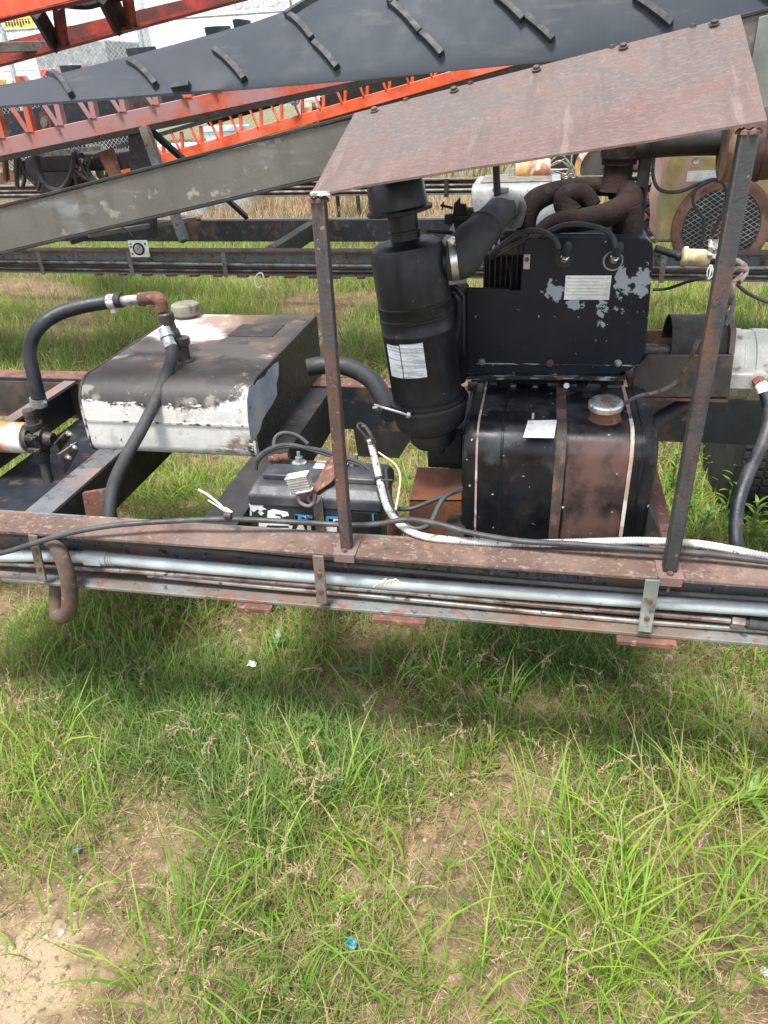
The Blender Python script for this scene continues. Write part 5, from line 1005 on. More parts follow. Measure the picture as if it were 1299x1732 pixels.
# support legs of the belt truss
sl_ = thing('truss_support', 'black steel support legs carrying the faded orange truss', 'support', U(245, 400, Y=4.9))
def beam2(name, m, a, b, w_, h_, Ya, Yb, parent): return MB().bar(U(*a, Y=Ya), U(*b, Y=Yb), w_, h_, up=Y3).build(name, m, parent, bevel=.003)
beam2('leg', 'blue_black', (238, 212), (247, 400), .15, .06, 4.95, 4.95, sl_)
beam2('leg', 'rail_web', (244, 215), (312, 408), .055, .05, 4.85, 4.6, sl_)
beam2('brace', 'black_matte', (252, 218), (335, 292), .03, .045, 4.88, 5.2, sl_)
beam2('brace', 'black_matte', (335, 292), (418, 368), .03, .04, 5.2, 5.5, sl_)
beam2('brace', 'rail_low', (150, 398), (330, 370), .03, .03, 4.5, 5.3, sl_)
beam2('brace', 'black_matte', (120, 410), (230, 378), .03, .03, 4.6, 5.0, sl_)
MB().tube([U(150, 400, Y=4.7), U(170, 385, Y=4.7), U(205, 384, Y=4.7), U(225, 400, Y=4.7)], .006, n=8).build('loose_hose', 'rubber', sl_)
tag(MB().tube([U(305, 368, Y=5.4), U(340, 370, Y=5.45)], .018, n=10, smooth=False).build('pipe_stub', 'rust'), 'short rusty pipe stub behind the slanting leg', 'pipe')
# faded orange truss
TA = thing('faded_orange_truss', 'sun faded pink and orange lattice side rail under the black belt', 'truss', (-2, 5, 1.1))
YA = 4.9
def line(p0, p1, t): return p0.lerp(p1, t)
a0, a1 = U(0, 250, Y=YA), U(640, 113, Y=YA); dd = (a1-a0); L0 = a0-dd*.45; L1 = a1+dd*.12
MB().bar(L0, L1, .04, .10).build('lower_chord', 'pink_orange', TA, bevel=.004)
MB().bar(L0+Vector((0, .02, -.066)), L1+Vector((0, .02, -.066)), .12, .03).build('chord_flange', 'black_matte', TA)
up_ = Vector((0, 0, .36))
MB().bar(L0+up_, L1+up_*.55, .05, .05).build('upper_chord', 'pink_orange', TA)
for px_ in (12, 60, 110, 165, 215, 270, 325, 375):
    b = U(px_, 250-px_*.214, Y=YA); hgt = .36-.16*max(0, (b.x+3.6)/3)
    MB().bar(b+Z3*.05, b+Z3*(hgt+.02), .036, .05, up=Y3).build('lattice_post', 'pink_orange', TA)
    MB().bar(b+Vector((-.02, -.026, .05)), b+Vector((-.17, -.026, hgt)), .012, .035, up=Y3).build('lattice_diagonal', 'pink_orange', TA)
MB().bar(L0+Vector((0, .45, .12)), L1+Vector((0, .45, .05)), .05, .22).build('inner_pan', 'blue_black', TA)
br = thing('flange_bearing', 'small pink weathered flange bearing on the faded truss', 'bearing', U(82, 208, Y=4.95))
c = U(82, 208, Y=4.94); MB().obox(c, X3, Y3, Z3, .10, .02, .13).build('bearing_plate', 'rust_ring', br, bevel=.012)
MB().lathe(c+Vector((0, -.012, 0)), (0, -1, 0), [(0, .042), (.02, .038), (.021, .022), (.035, .020), (.036, .01), (.036, 0)], n=18).build('bearing_hub', 'pinkrust', br)
# bright orange truss further back
TB = thing('bright_orange_truss', 'bright orange lattice truss climbing to the right behind the faded one', 'truss', (-1.5, 6.5, 1))
YB = 6.5
c0, c1 = U(395, 236, Y=YB), U(812, 117, Y=YB); dd = c1-c0; C0 = c0-dd*.52; C1 = c1+dd*.5
MB().bar(C0, C1, .05, .082).build('lower_chord', 'orange', TB, bevel=.004)
MB().bar(C0+Vector((0, .03, -.052)), C1+Vector((0, .03, -.052)), .10, .014).build('chord_flange', 'black_matte', TB)
n = 0
for t in np.arange(-.5, 1.2, .0885):
    b = c0+dd*t; 
    MB().bar(b+Vector((.012, 0, .04)), b+Vector((.025, 0, .17)), .022, .03, up=Y3).build('lattice_post', 'orange', TB)
    MB().bar(b+Vector((-.012, -.016, .04)), b+Vector((-.06, -.016, .16)), .012, .03, up=Y3).build('lattice_diagonal', 'orange', TB)
MB().bar(C0+Vector((0, .0, .19)), C1+Vector((0, 0, .19)), .05, .03).build('upper_chord', 'black_matte', TB)
MB().tube([C0+dd*.4+Vector((0, .1, .20)), C1+Vector((0, .1, .20))], .05, n=10, smooth=False).build('return_roller_line', 'black_matte', TB)
MB().bar(C0+dd*.87+Vector((0, .3, .02)), C1+Vector((0, .3, .02)), .04, .22).build('inner_pan', 'black_matte', TB)
rb1 = thing('roller_bearing', 'round pale grey roller bearing on the bright orange truss', 'bearing', U(498, 168, Y=YB))
MB().lathe(U(498, 168, Y=YB-.03), (0, -1, 0), [(0, .045), (.03, .043), (.031, .024), (.045, .022), (.045, 0)], n=20).build('bearing_housing', 'galv', rb1)
# top left red orange conveyor truss
TC = thing('red_orange_conveyor', 'red orange conveyor truss crossing the top left corner overhead', 'truss', (-2.5, 4, 1.8))
M['red_orange'] = mat('red_orange_paint', (.70, .075, .02), [dict(c=(.55, .06, .02), s=3, t=.56, f=.1)], rough=.32, bump=.02)
M['dark_red'] = mat('dark_red_paint', (.30, .035, .02), [dict(c=(.09, .025, .02), s=5, t=.52, f=.1), dict(c=(.02, .02, .02), s=14, t=.62, f=.08)], rough=.6)
YC = 3.9
g0, g1 = U(0, 12, Y=YC), U(130, -26, Y=YC); dd = g1-g0
MB().prism([U(-200, 92, Y=YC), U(0, 30, Y=YC), U(120, 2, Y=YC), U(400, -70, Y=YC), U(400, -160, Y=YC), U(-200, -30, Y=YC)], (0, .01, 0)).build('front_side_plate', 'red_orange', TC, bevel=.002)
MB().prism([U(-200, 94, Y=YC), U(0, 32, Y=YC), U(120, 4, Y=YC), U(400, -68, Y=YC), U(400, -72, Y=YC), U(120, 0, Y=YC), U(0, 28, Y=YC), U(-200, 90, Y=YC)], (0, .09, 0)).build('front_lower_flange', 'dark_red', TC)
YD = 4.6
MB().prism([U(-200, 118, Y=YD), U(0, 72, Y=YD), U(400, -22, Y=YD), U(500, -45, Y=YD), U(500, -24, Y=YD), U(400, 1, Y=YD), U(0, 103, Y=YD), U(-200, 150, Y=YD)], (0, .012, 0)).build('rear_side_plate', 'dark_red', TC)
MB().prism([U(-200, 151, Y=YD), U(0, 104, Y=YD), U(400, 2, Y=YD), U(500, -23, Y=YD), U(500, -19, Y=YD), U(400, 6, Y=YD), U(0, 114, Y=YD), U(-200, 162, Y=YD)], (0, -.10, 0)).build('rear_lower_flange', 'dark_red', TC)
for (a, b, m, w_, Yb_) in (((62, 20), (96, 78), 'black_matte', .07, 4.55), ((98, 8), (106, 72), 'dark_red', .045, 4.5), ((178, -10), (205, 45), 'black_matte', .10, 4.55), ((215, -10), (222, 40), 'dark_red', .04, 4.5)):
    MB().bar(U(*a, Y=4.25), U(*b, Y=Yb_), .05, w_, up=Y3).build('cross_brace', m, TC, bevel=.003)
MB().bar(U(-60, 82, Y=4.3), U(82, 78, Y=4.56), .05, .05, up=Y3).build('cross_brace', 'rail_low', TC, bevel=.003)
MB().tube([U(90, 2, Y=4.3), U(118, 7, Y=4.3), U(150, 8, Y=4.3), U(178, 0, Y=4.3), U(210, -8, Y=4.3)], .022, n=10).build('hanging_hose', 'black_matte', TC)
MB().box(tuple(U(110, 14, Y=4.2)), tuple(U(118, 5, Y=4.2)+Vector((0, .03, 0)))).build('hose_clip', 'black_matte', TC)

# ---- big black belt with chevron cleats
BT = thing('conveyor_belt', 'wide black rubber belt with raised chevron cleats across the top', 'conveyor belt', (-1, 3.9, 1.5))
bx = [-6.0, -3.9, -2.54, -1.97, -1.4, -.8, 0, .8, 1.6, 3.0]
bzb = [1.42, 1.500, 1.529, 1.540, 1.552, 1.568, 1.600, 1.640, 1.70, 1.82]
bzr = [1.44, 1.530, 1.640, 1.722, 1.815, 1.95, 2.12, 2.26, 2.4, 2.7]
def BS(x, t):
    zb, zr = np.interp(x, bx, bzb), np.interp(x, bx, bzr)
    y = 3.6+.42*t+.02*(x+1) ; k = 1-(1-t)**2 if t < 1 else 1-(t-1)**2*.9
    k = k**.92
    return Vector((x, y, zb+(zr-zb)*k))
X_ = np.linspace(-6, 3, 150); T_ = np.linspace(0, 2, 34); vs = [BS(x, t) for x in X_ for t in T_]; nT = len(T_); nX = len(X_); o_ = nX*nT
fs = [(i*nT+j, (i+1)*nT+j, (i+1)*nT+j+1, i*nT+j+1) for i in range(nX-1) for j in range(nT-1)]
fs += [tuple(o_+q for q in f[::-1]) for f in fs]
for i in range(nX-1): fs += [(i*nT, o_+i*nT, o_+(i+1)*nT, (i+1)*nT), (i*nT+nT-1, (i+1)*nT+nT-1, o_+(i+1)*nT+nT-1, o_+i*nT+nT-1)]
MB().add(vs+[v-Vector((0, .0, .010)) for v in vs], fs).build('belt_sheet', 'belt', BT)
def hit(px, py):
    best = None
    for x in np.linspace(-4, 2, 240):
        for t in np.linspace(0, 1.05, 36):
            q = proj(BS(x, t)); d_ = (q[0]-px)**2+(q[1]-py)**2
            if best is None or d_ < best[0]: best = (d_, x, t)
    return best[1], best[2]
def cleat(x0, t0, x1, t1, h=.030, w_=.030, n=6):
    top, P = [], []
    vs = []
    for k in range(n+1):
        u = k/n; x, t = x0+(x1-x0)*u, t0+(t1-t0)*u; p = BS(x, t); e = .01
        du = BS(x+e, t)-BS(x-e, t); dv = BS(x, t+e)-BS(x, t-e); nr = du.cross(dv).normalized()
        if nr.y > 0 and nr.z < .3: nr = -nr
        if nr.z < 0 and t > .3: nr = -nr
        dr = (BS(x0+(x1-x0)*min(1, u+.05), t0+(t1-t0)*min(1, u+.05))-BS(x0+(x1-x0)*max(0, u-.05), t0+(t1-t0)*max(0, u-.05))).normalized(); sd_ = dr.cross(nr).normalized()
        hh = h*(.75+.25*u)
        for s_, kk in ((-1, 0), (-.85, 1), (.85, 1), (1, 0)): vs.append(p+sd_*w_/2*s_+nr*(hh*kk-(.004 if kk == 0 else 0)))
    fs = [(4*k+j, 4*k+(j+1) % 4, 4*(k+1)+(j+1) % 4, 4*(k+1)+j) for k in range(n) for j in range(4)]+[(3, 2, 1, 0), (4*n, 4*n+1, 4*n+2, 4*n+3)]
    MB().add(vs, fs).build('chevron_cleat', 'cleat', BT, bevel=.002)
for (a, b) in (((85, 122), (118, 158)), ((220, 107), (262, 143)), ((367, 88), (412, 128)), ((492, 32), (525, 67)), ((531, 72), (570, 112)), ((664, 10), (702, 52)), ((706, 56), (748, 96)), ((845, -4), (884, 26)), ((886, 32), (932, 73)), ((1075, -8), (1134, 44)), ((290, 148), (322, 146)), ((545, -30), (494, 28)), ((684, -25), (664, 8)), ((1290, -14), (1330, 20))):
    x0, t0 = hit(*a); x1, t1 = hit(*b); cleat(x0-.07*(x1-x0), t0-.07*(t1-t0), x1+.10*(x1-x0), max(.03, t1+.10*(t1-t0)))
for (pa_, pb_) in (((84, 118), (112, 112)), ((206, 88), (244, 78)), ((338, 54), (376, 42)), ((392, 36), (410, 32))):
    x0, _ = hit(*pa_); x1, _ = hit(*pb_)
    # tall end at the left, tapering away behind the ridge
    cleat(x1, 1.16, x0, 1.0, h=.036, w_=.03)

# ---- hydraulic engine hung under the faded truss at left
HE = thing('hanging_hydraulic_unit', 'greasy hydraulic unit with looping hoses under the faded truss', 'hydraulic unit', U(140, 280, Y=5.6))
YE = 5.5
MB().box(tuple(U(64, 292, Y=YE)), tuple(U(200, 258, Y=YE)+Vector((0, .35, 0)))).build('unit_frame', 'black_matte', HE, bevel=.01)
rq = random.Random(11)
for k in range(14):
    c = U(68+rq.uniform(0, 130), 262+rq.uniform(0, 30), Y=YE-.03); MB().lathe(c, (rq.uniform(-1, 1), -1, rq.uniform(-.5, .5)), [(0, .03), (.03, .03), (.035, .02), (.06, .018), (.06, 0)], n=10).build('valve_fitting', rq.choice(['fitting', 'line_steel', 'fitting', 'rust', 'galv']), HE)
MB().bar(U(70, 262, Y=YE-.05), U(172, 250, Y=YE-.05), .03, .03).build('tray_edge', 'galv', HE)
for pts, r, m in (((( 62, 262), (66, 290), (80, 315), (100, 322), (116, 305), (124, 280), (126, 258)), .022, 'rubber_grey'), (((30, 268), (28, 300), (30, 320)), .016, 'rubber_grey'), (((32, 268), (45, 295), (60, 312)), .014, 'rubber_grey'), (((66, 285), (68, 305), (64, 322)), .014, 'rubber_grey'), (((122, 285), (128, 300), (131, 318)), .014, 'rubber'), (((135, 270), (150, 300), (168, 312)), .016, 'rubber'), (((168, 268), (182, 285), (176, 305), (160, 310)), .016, 'rubber'), (((155, 270), (150, 290), (172, 316)), .013, 'rubber_grey'), (((120, 282), (145, 302), (165, 308)), .013, 'rubber_grey'), (((38, 272), (42, 300), (38, 318)), .013, 'rubber')):
    MB().tube([U(a, b, Y=YE-.08) for a, b in pts], r, n=8).build('looping_hose', m, HE)
MB().tube([U(84, 292, Y=5.8), U(84, 292, Y=6.1)], .16, n=24, smooth=False).build('pump_drum', 'black_matte', HE)
MB().prism([U(165, 258, Y=5.4), U(190, 250, Y=5.4), U(206, 300, Y=5.4), U(186, 304, Y=5.4)], (0, .02, 0)).build('side_plate', 'rust', HE)
MB().bar(U(-40, 310, Y=6.4), U(62, 290, Y=6.4), .05, .09).build('cross_tube', 'rust', HE)
for k in range(9):
    a_ = U(8+k*22, 262+rq.uniform(-4, 12), Y=6.0); b_ = U(8+k*22+rq.uniform(-14, 22), 300+rq.uniform(-16, 14), Y=6.2); MB().bar(a_, b_, rq.uniform(.02, .07), rq.uniform(.02, .06), up=Y3).build('frame_strut', rq.choice(['black_matte', 'rust', 'blue_black', 'rail_web']), HE)
wt_ = thing('dolly_wheel', 'small black wheel half hidden in pink grass under the hoses', 'wheel', U(110, 322, Y=6.2))
cw = U(112, 296, Y=6.2); MB().lathe(cw, (.3, -1, 0), [(-.08, .12), (-.08, .17), (-.05, .20), (.05, .20), (.08, .17), (.08, .12)], n=30).build('wheel_tyre', 'tyre', wt_)
MB().lathe(cw, (.3, -1, 0), [(-.05, .12), (.05, .12), (.05, .04), (.08, .035), (.08, 0)], n=20).build('wheel_hub', 'galv', wt_)

# ---- second machine's tank, drum filter, yellow engine
T2 = thing('grey_tank', 'grey rounded tank with pale lid standing on the second frame', 'tank', U(865, 355, Y=5.1))
q = [U(795, 345, Y=4.95), U(800, 322, Y=4.95), U(812, 312, Y=4.95)]
xl, xr = U(797, 340, Y=4.95).x, U(948, 340, Y=4.95).x; zb_, zt_ = .70, U(812, 322, Y=4.95).z
TO2 = Vector((xl, 4.95, zb_)); H_ = zt_-zb_+.03
MB().prism([TO2+Vector((0, y, z)) for y, z in rprof(0, H_, .06, .03, .5, 6)], (xr-xl, 0, 0)).build('tank_body', 'greytank', T2, bevel=.015)
MB().box((xl+.05, 5.02, zb_+H_+.001), (xr-.06, 5.42, zb_+H_+.010)).build('tank_lid', 'tan_cap', T2, bevel=.003)
dr = thing('yellow_drum', 'short yellow and rust drum filter standing above the grey tank', 'filter', U(896, 292, Y=5.4))
MB().lathe(U(872, 290, Y=5.35), X3, [(0, .05), (.002, .068), (.01, .072), (.21, .072), (.222, .066), (.224, 0)], n=26).build('drum_shell', 'yellow_rust', dr)
MB().box(tuple(U(860, 318, Y=5.3)), tuple(U(871, 286, Y=5.3)+Vector((0, .03, 0)))).lathe(U(866, 316, Y=5.3), Z3, [(0, .025), (.012, .025), (.013, .018), (.03, .018)], n=6).build('drum_pipe', 'galv', dr)
YE2 = thing('yellow_engine', 'faded yellow and pink engine housing with round mesh fan grille', 'engine', Vector((.95, 4.62, .70)))
o2 = YE2.location
oc_ = [(1108, 418), (1112, 380), (1110, 345), (1117, 318), (1122, 290), (1124, 254), (1222, 262), (1232, 290), (1255, 300), (1310, 298), (1400, 300), (1400, 425)]
pp = [U(a, b, Y=4.62) for a, b in oc_]; 
for v in pp: v.z = max(v.z, .692)
MB().prism(pp, (0, .38, 0)).build('fan_housing', 'yellow_pink', YE2, bevel=.02)
c = U(1220, 385, Y=4.60); cf = Vector((c.x, 4.6185, c.z))
MB().lathe(cf, (0, -1, 0), [(0, .262), (.012, .258), (.016, .24), (.010, .222), (.012, .203), (0, .201)], n=48).build('grille_ring', 'rust_ring', YE2)
MB().lathe(cf, (0, -1, 0), [(0, .200), (.001, .200)], n=40).build('fan_shade_disc', 'flat_black', YE2)  # flat black disc; its colour stands for shade behind the mesh
MB().lathe(cf, (0, -1, 0), [(.0015, .06), (.006, .06), (.007, .02), (.010, .016)], n=20).build('fan_hub', 'rust', YE2)
gm_ = MB(); rr = .199
for k in range(-9, 10):
    for sg in (-1, 1):
        # diamond wire at +-33 degrees
        dx_, dz_ = math.cos(R(33)), sg*math.sin(R(33)); off = k*.0225; nx_, nz_ = -dz_, dx_
        if abs(off) < rr:
            h = math.sqrt(rr*rr-off*off); a = cf+Vector((nx_*off-dx_*h, -.013-.001*sg, nz_*off-dz_*h)); b = cf+Vector((nx_*off+dx_*h, -.013-.001*sg, nz_*off+dz_*h)); gm_.bar(a, b, .003, .0035)
tag(gm_.build('grille_mesh', 'galv', YE2, smooth=False), None, None, kind='stuff')
for a in range(0, 360, 60):
    MB().lathe(cf+Vector((math.cos(R(a+18))*.245, -.012, math.sin(R(a+18))*.245)), (0, -1, 0), [(0, .008), (.004, .007)], n=8).build('ring_bolt', 'rust', YE2)
a_, b_ = U(1163, 289, Y=4.617), U(1216, 306, Y=4.617)
MB().box((a_.x, 4.6155, b_.z), (b_.x, 4.6185, a_.z)).build('name_plate', 'label_plain', YE2)
MB().lathe(U(1178, 272, Y=4.617), (0, -1, 0), [(0, .020), (.004, .018), (.002, .010), (.002, 0)], n=16).build('key_switch', 'galv', YE2)
MB().tube([U(1106, 262, Y=4.5), U(1105, 300, Y=4.5), U(1118, 322, Y=4.5), U(1150, 324, Y=4.5), U(1185, 310, Y=4.5), U(1212, 304, Y=4.5), U(1228, 318, Y=4.5), U(1226, 350, Y=4.5), U(1205, 395, Y=4.5)], .0095, n=8).tube([U(1205, 305, Y=4.48), U(1178, 320, Y=4.48), U(1173, 345, Y=4.48), U(1190, 372, Y=4.48), U(1188, 405, Y=4.48), U(1182, 425, Y=4.4)], .0085, n=8).build('loose_wire', 'cable', YE2)
sm2 = thing('engine_side_fittings', 'cluster of small grey fittings between thin post and yellow engine', 'fittings', U(1098, 330, Y=5.2))
for k in range(12):
    c = U(1094+rq.uniform(0, 12), 270+k*12, Y=5.15); MB().lathe(c, (rq.uniform(-1, 1), -1, 0), [(0, .03), (.03, .03), (.05, .02), (.05, 0)], n=8).build('small_fitting', rq.choice(['galv', 'black_matte', 'alu', 'rust']), sm2)
# ---- third machine
def F3(x): return 7.98-.14*(x+.8)*.55
G3 = thing('conveyor_chassis', 'third channel frame seen in the gap under the sheet cover', 'machine frame', (-1, 8.1, RB))
for nm, m, ya, yb, za, zb in (('top_flange', 'rail_low', -.04, .04, RZ-.012, RZ), ('channel_web', 'blue_black', .03, .04, RB, RZ-.013), ('bottom_flange', 'rail_low', -.04, .029, RB, RB+.014)):
    MB().prism([(-8, F3(-8)+ya, za), (3, F3(3)+ya, za), (3, F3(3)+yb, za), (-8, F3(-8)+yb, za)], (0, 0, zb-za)).build(nm, m, G3)
for z, m in ((.63, 'line_rust'), (.585, 'line_steel')):
    MB().tube([(-8, F3(-8)-.02, z), (3, F3(3)-.02, z)], .014, n=8, smooth=False).build('frame_line', m, G3)
for x in (-3.6, -1.75, -.95, .4):
    MB().box((x-.02, F3(x)-.05, RB-.02), (x+.02, F3(x)-.041, RZ)).build('strap_plate', 'black_matte', G3)
BE = thing('black_engine', 'navy engine housing with round cream rimmed mesh seen under the cover', 'engine', (.55, 8.2, .7))
lo, hi = U(968, 300, Y=8.0), U(1092, 236, Y=8.0); MB().box((lo.x, 8.0, .695), (hi.x, 8.5, hi.z)).build('housing', 'blue_black', BE, bevel=.03)
cf = U(1015, 285, Y=7.98); cf.y = 7.995
MB().lathe(cf, (0, -1, 0), [(0, .24), (.02, .235), (.025, .20), (.02, .185), (0, .184)], n=40).build('grille_rim', 'yellow_rust', BE)
gm2 = MB(); MB().lathe(cf, (0, -1, 0), [(0, .183), (.002, .183)], n=30).build('grille_shade_disc', 'flat_black', BE)  # black disc painted as the shaded inside of the round grille
for k in range(-9, 10):
    for sg in (-1, 1):
        dx_, dz_ = math.cos(R(45)), sg*math.sin(R(45)); off = k*.019; nx_, nz_ = -dz_, dx_; h = math.sqrt(max(0, .18**2-off*off)); gm2.bar(cf+Vector((nx_*off-dx_*h, -.006-.003*sg, nz_*off-dz_*h)), cf+Vector((nx_*off+dx_*h, -.006-.003*sg, nz_*off+dz_*h)), .005, .006)
tag(gm2.build('grille_mesh', 'tan_cap', BE, smooth=False), None, None, kind='stuff')
WR = thing('wiring_bundle', 'tangle of pale wires left of the navy engine under the cover', 'wires', U(955, 285, Y=7.8))
for k in range(7):
    y0_ = 268+k*5; MB().tube([U(922, 284+k, Y=7.8), U(945, y0_+rq.uniform(-6, 6), Y=7.8), U(958, y0_+rq.uniform(-8, 8), Y=7.8), U(966, 280+rq.uniform(-12, 18), Y=7.8), U(972+k, 300, Y=7.8)], .011, n=6).build('wire_strand', 'line_steel', WR)
MB().box(tuple(U(920, 299, Y=8.0)), tuple(U(966, 262, Y=8.0)+Vector((0, .2, 0)))).build('wire_box', 'black_matte', WR)

# ---- rusty tank, bins, fence, trailers
RT = thing('rusty_silo_tank', 'rust streaked pale cylindrical tank beyond the trusses', 'tank', U(590, 240, Y=9.5))
q = U(598, 215, Y=9.5); M['streak'] = mat('rust_streaked_paint', (.58, .52, .40), [dict(c=(.42, .20, .06), s=3, t=.58, f=.05, v=(3, 3, .5)), dict(c=(.25, .12, .06), s=6, t=.64, f=.04, v=(3, 3, .5))], rough=.6, bump=0)
MB().lathe((q.x, 9.9, .55), Z3, [(0, .42), (.02, .46), (.86, .46), (.9, .44), (.92, 0)], n=36).build('tank_shell', 'streak', RT)
MB().lathe((q.x, 9.9, 1.43), Z3, [(0, .475), (.03, .475)], n=36).build('tank_rim', 'black_matte', RT)
for a in (0, 1.6, 3.1, 4.7): MB().box((q.x+.36*math.cos(a)-.02, 9.9+.36*math.sin(a)-.02, 0), (q.x+.36*math.cos(a)+.02, 9.9+.36*math.sin(a)+.02, .56)).build('tank_leg', 'black_matte', RT)
BX = thing('rusty_post_box', 'rusty box post with black diagonal brace left of the streaked tank', 'post', U(515, 230, Y=7.5))
a, b = U(494, 180, Y=7.6), U(515, 215, Y=7.6); MB().box((a.x, 7.9, .693), (b.x, 8.05, a.z+.02)).build('rust_column', 'yellow_rust', BX)
a, b = U(518, 178, Y=7.5), U(534, 215, Y=7.5); MB().box((a.x, 7.9, .693), (b.x, 8.0, a.z+.02)).build('black_column', 'black_matte', BX)
MB().bar(U(530, 184, Y=7.45), U(560, 212, Y=7.45), .05, .05).build('diagonal_brace', 'black_matte', BX)
bins = []
for (a, b, Yb_, lab_) in (((338, 214), (405, 262), 10.6, 'pale blue plastic tub with thick rim seen under the bright truss'), ((258, 246), (326, 300), 9.8, 'lower left pale blue tub half hidden by the black brace'),):
    lo, hi = U(a[0], b[1], Y=Yb_), U(b[0], a[1], Y=Yb_); r = (hi.x-lo.x)/2; cx_ = (hi.x+lo.x)/2
    t_ = thing('plastic_tub', lab_, 'tub', (cx_, Yb_+r, 0), 'plastic tubs in the yard')
    MB().lathe((cx_, Yb_+r, 0), Z3, [(0, r*.82), (hi.z*.55, r*.92), (hi.z*.56, r*.97), (hi.z*.6, r*.97), (hi.z*.61, r*.93), (hi.z-.05, r*.98)], n=32).build('tub_wall', 'bin', t_)
    MB().lathe((cx_, Yb_+r, hi.z-.05), Z3, [(0, r), (.002, r*1.04), (.048, r*1.04), (.05, r*.97)], n=32).build('tub_rim', 'bin', t_)
bc = tag(MB().box(tuple(U(398, 262, Y=10)), tuple(U(434, 231, Y=10)+Vector((0, .3, 0)))).build('white_crate', 'white_paint', bevel=.01), 'small white crate beside the pale blue tubs', 'crate')
tag(MB().prism([U(378, 250, Y=9.6), U(392, 238, Y=9.6), U(390, 246, Y=9.6), U(384, 254, Y=9.6)], (0, .04, 0)).build('yellow_flag', 'yellow'), 'scrap of yellow plastic lying before the tubs', 'scrap')
# fence
FE = thing('chain_link_fence', 'tall chain link fence with barbed wire across the back of the yard', 'fence', (-5, 14, 0))
XA, XB = -13.0, 3.5; FZ = 2.62
for x in (-12.2, -9.55, -6.95, -4.2, -1.4, 1.4): MB().tube([(x, 14.03, 0), (x, 14.03, FZ+.02)], .045, n=10, smooth=False).lathe((x, 14.03, FZ+.02), Z3, [(0, .052), (.03, .045), (.05, 0)], n=10).build('fence_post', 'fence', FE)
MB().tube([(XA, 14.03, FZ), (XB, 14.03, FZ)], .025, n=8, smooth=False).build('top_rail', 'fence', FE)
MB().tube([(XA, 14.03, 2.0), (XB, 14.03, 2.0)], .008, n=6, smooth=False).build('tension_wire', 'fence', FE)
for k in range(3):
    bw_ = MB().tube([(XA, 14.0-.06*k, FZ+.12+.13*k), (XB, 14.0-.06*k, FZ+.12+.13*k)], .004, n=5, smooth=False)
    for x in np.arange(XA, XB, .16): bw_.bar((x, 14.0-.06*k, FZ+.09+.13*k), (x+.02, 14.0-.06*k, FZ+.15+.13*k), .005, .005)
    bw_.build('barbed_wire', 'fence', FE)
for x in (-12.2, -9.55, -6.95, -4.2, -1.4, 1.4): MB().bar((x, 14.03, FZ), (x, 13.85, FZ+.42), .03, .03, up=X3).build('barb_arm', 'fence', FE)
wm = MB(); sp_ = .082; H_ = FZ
for k in np.arange(XA-H_, XB, sp_):
    for sg, yo in ((1, 13.992), (-1, 14.0)):
        x0, x1 = (k, k+H_) if sg > 0 else (k+H_, k); wm.bar((x0, yo, .02), (x1, yo, H_-.01), .0045, .0045, up=Y3)
tag(wm.build('wire_mesh', 'fence', FE, smooth=False), None, None, kind='stuff')
# trailers
def text_obj(body, size, loc, m, parent, name='lettering', rot=(R(90), 0, 0), sx=1):
    cu = bpy.data.curves.new(name, 'FONT'); cu.body = body; cu.size = size; cu.extrude = .003; cu.align_x = 'CENTER'
    tmp = bpy.data.objects.new('tmp_text', cu); COL.objects.link(tmp); bpy.context.view_layer.update()
    me = bpy.data.meshes.new_from_object(tmp.evaluated_get(bpy.context.evaluated_depsgraph_get())); bpy.data.objects.remove(tmp)
    me.materials.clear(); me.materials.append(M[m]); o = bpy.data.objects.new(name, me); COL.objects.link(o)
    o.parent = parent; o.location = Vector(loc)-Vector(parent['o']); o.rotation_euler = rot; o.scale = (sx, 1, 1); return o
def trailer(x0, x1, y, zt, label, rear=False):
    t_ = thing('semi_trailer', label, 'trailer', ((x0+x1)/2, y+1.2, 0), 'white trailers behind the fence')
    MB().box((x0, y, 1.15), (x1, y+2.5, zt)).build('trailer_box', 'white_paint', t_, bevel=.03)
    MB().box((x0, y-.01, 1.05), (x1, y+2.51, 1.1495)).build('lower_rail', 'fence', t_)
    MB().box((x0, y-.012, zt-.12), (x1, y-.0005, zt-.02)).build('roof_rail', 'fence', t_)
    for x in np.arange(x0+.6, x1, 1.22): MB().box((x-.01, y-.006, 1.2), (x+.01, y-.0005, zt-.13)).build('panel_joint', 'fence', t_)
    for x in (x1-.9, x1-2.1):
        w_ = MB().lathe((x, y-.02, .5), (0, 1, 0), [(0, .3), (0, .46), (.04, .5), (.26, .5), (.28, .3)], n=24).build('wheel', 'tyre', t_); sub(MB().lathe((x, y-.01, .5), (0, 1, 0), [(0, .12), (.02, .28), (.1, .29)], n=18), 'rim', 'galv', w_)
    for x in (x0+.4, (x0+x1)/2, x1-.3): MB().box((x-.08, y-.02, 1.18), (x+.08, y-.0105, 1.26)).build('side_marker', 'red', t_)
    return t_
t1 = trailer(-11.6, 1.5, 24, 4.15, 'long white trailer with faint DEDICATED lettering behind the fence')
text_obj('DEDICATED', .42, (-7.75, 23.99, 3.50), 'print_grey', t1)
text_obj('DRIVEN', .42, (-7.6, 23.99, 3.98), 'print_grey', t1)
t2 = trailer(-27, -12.3, 25, 4.6, 'white trailer with small yellow warning signs at far left')
for dz in (0, .42): MB().box((-16.9, 24.975, 3.45+dz), (-15.9, 24.99, 3.78+dz)).build('warning_sign', 'yellow', t2)
t2x = MB()
for dz in (0, .42):
    for k in range(9): t2x.box((-16.85+k*.10, 24.966, 3.50+dz+rq.uniform(0, .1)), (-16.79+k*.10, 24.974, 3.72+dz))
t2x.build('sign_marks', 'flat_black', t2, smooth=False)
text_obj('WAY', .30, (-16.9, 24.99, 3.0), 'flat_black', t2)
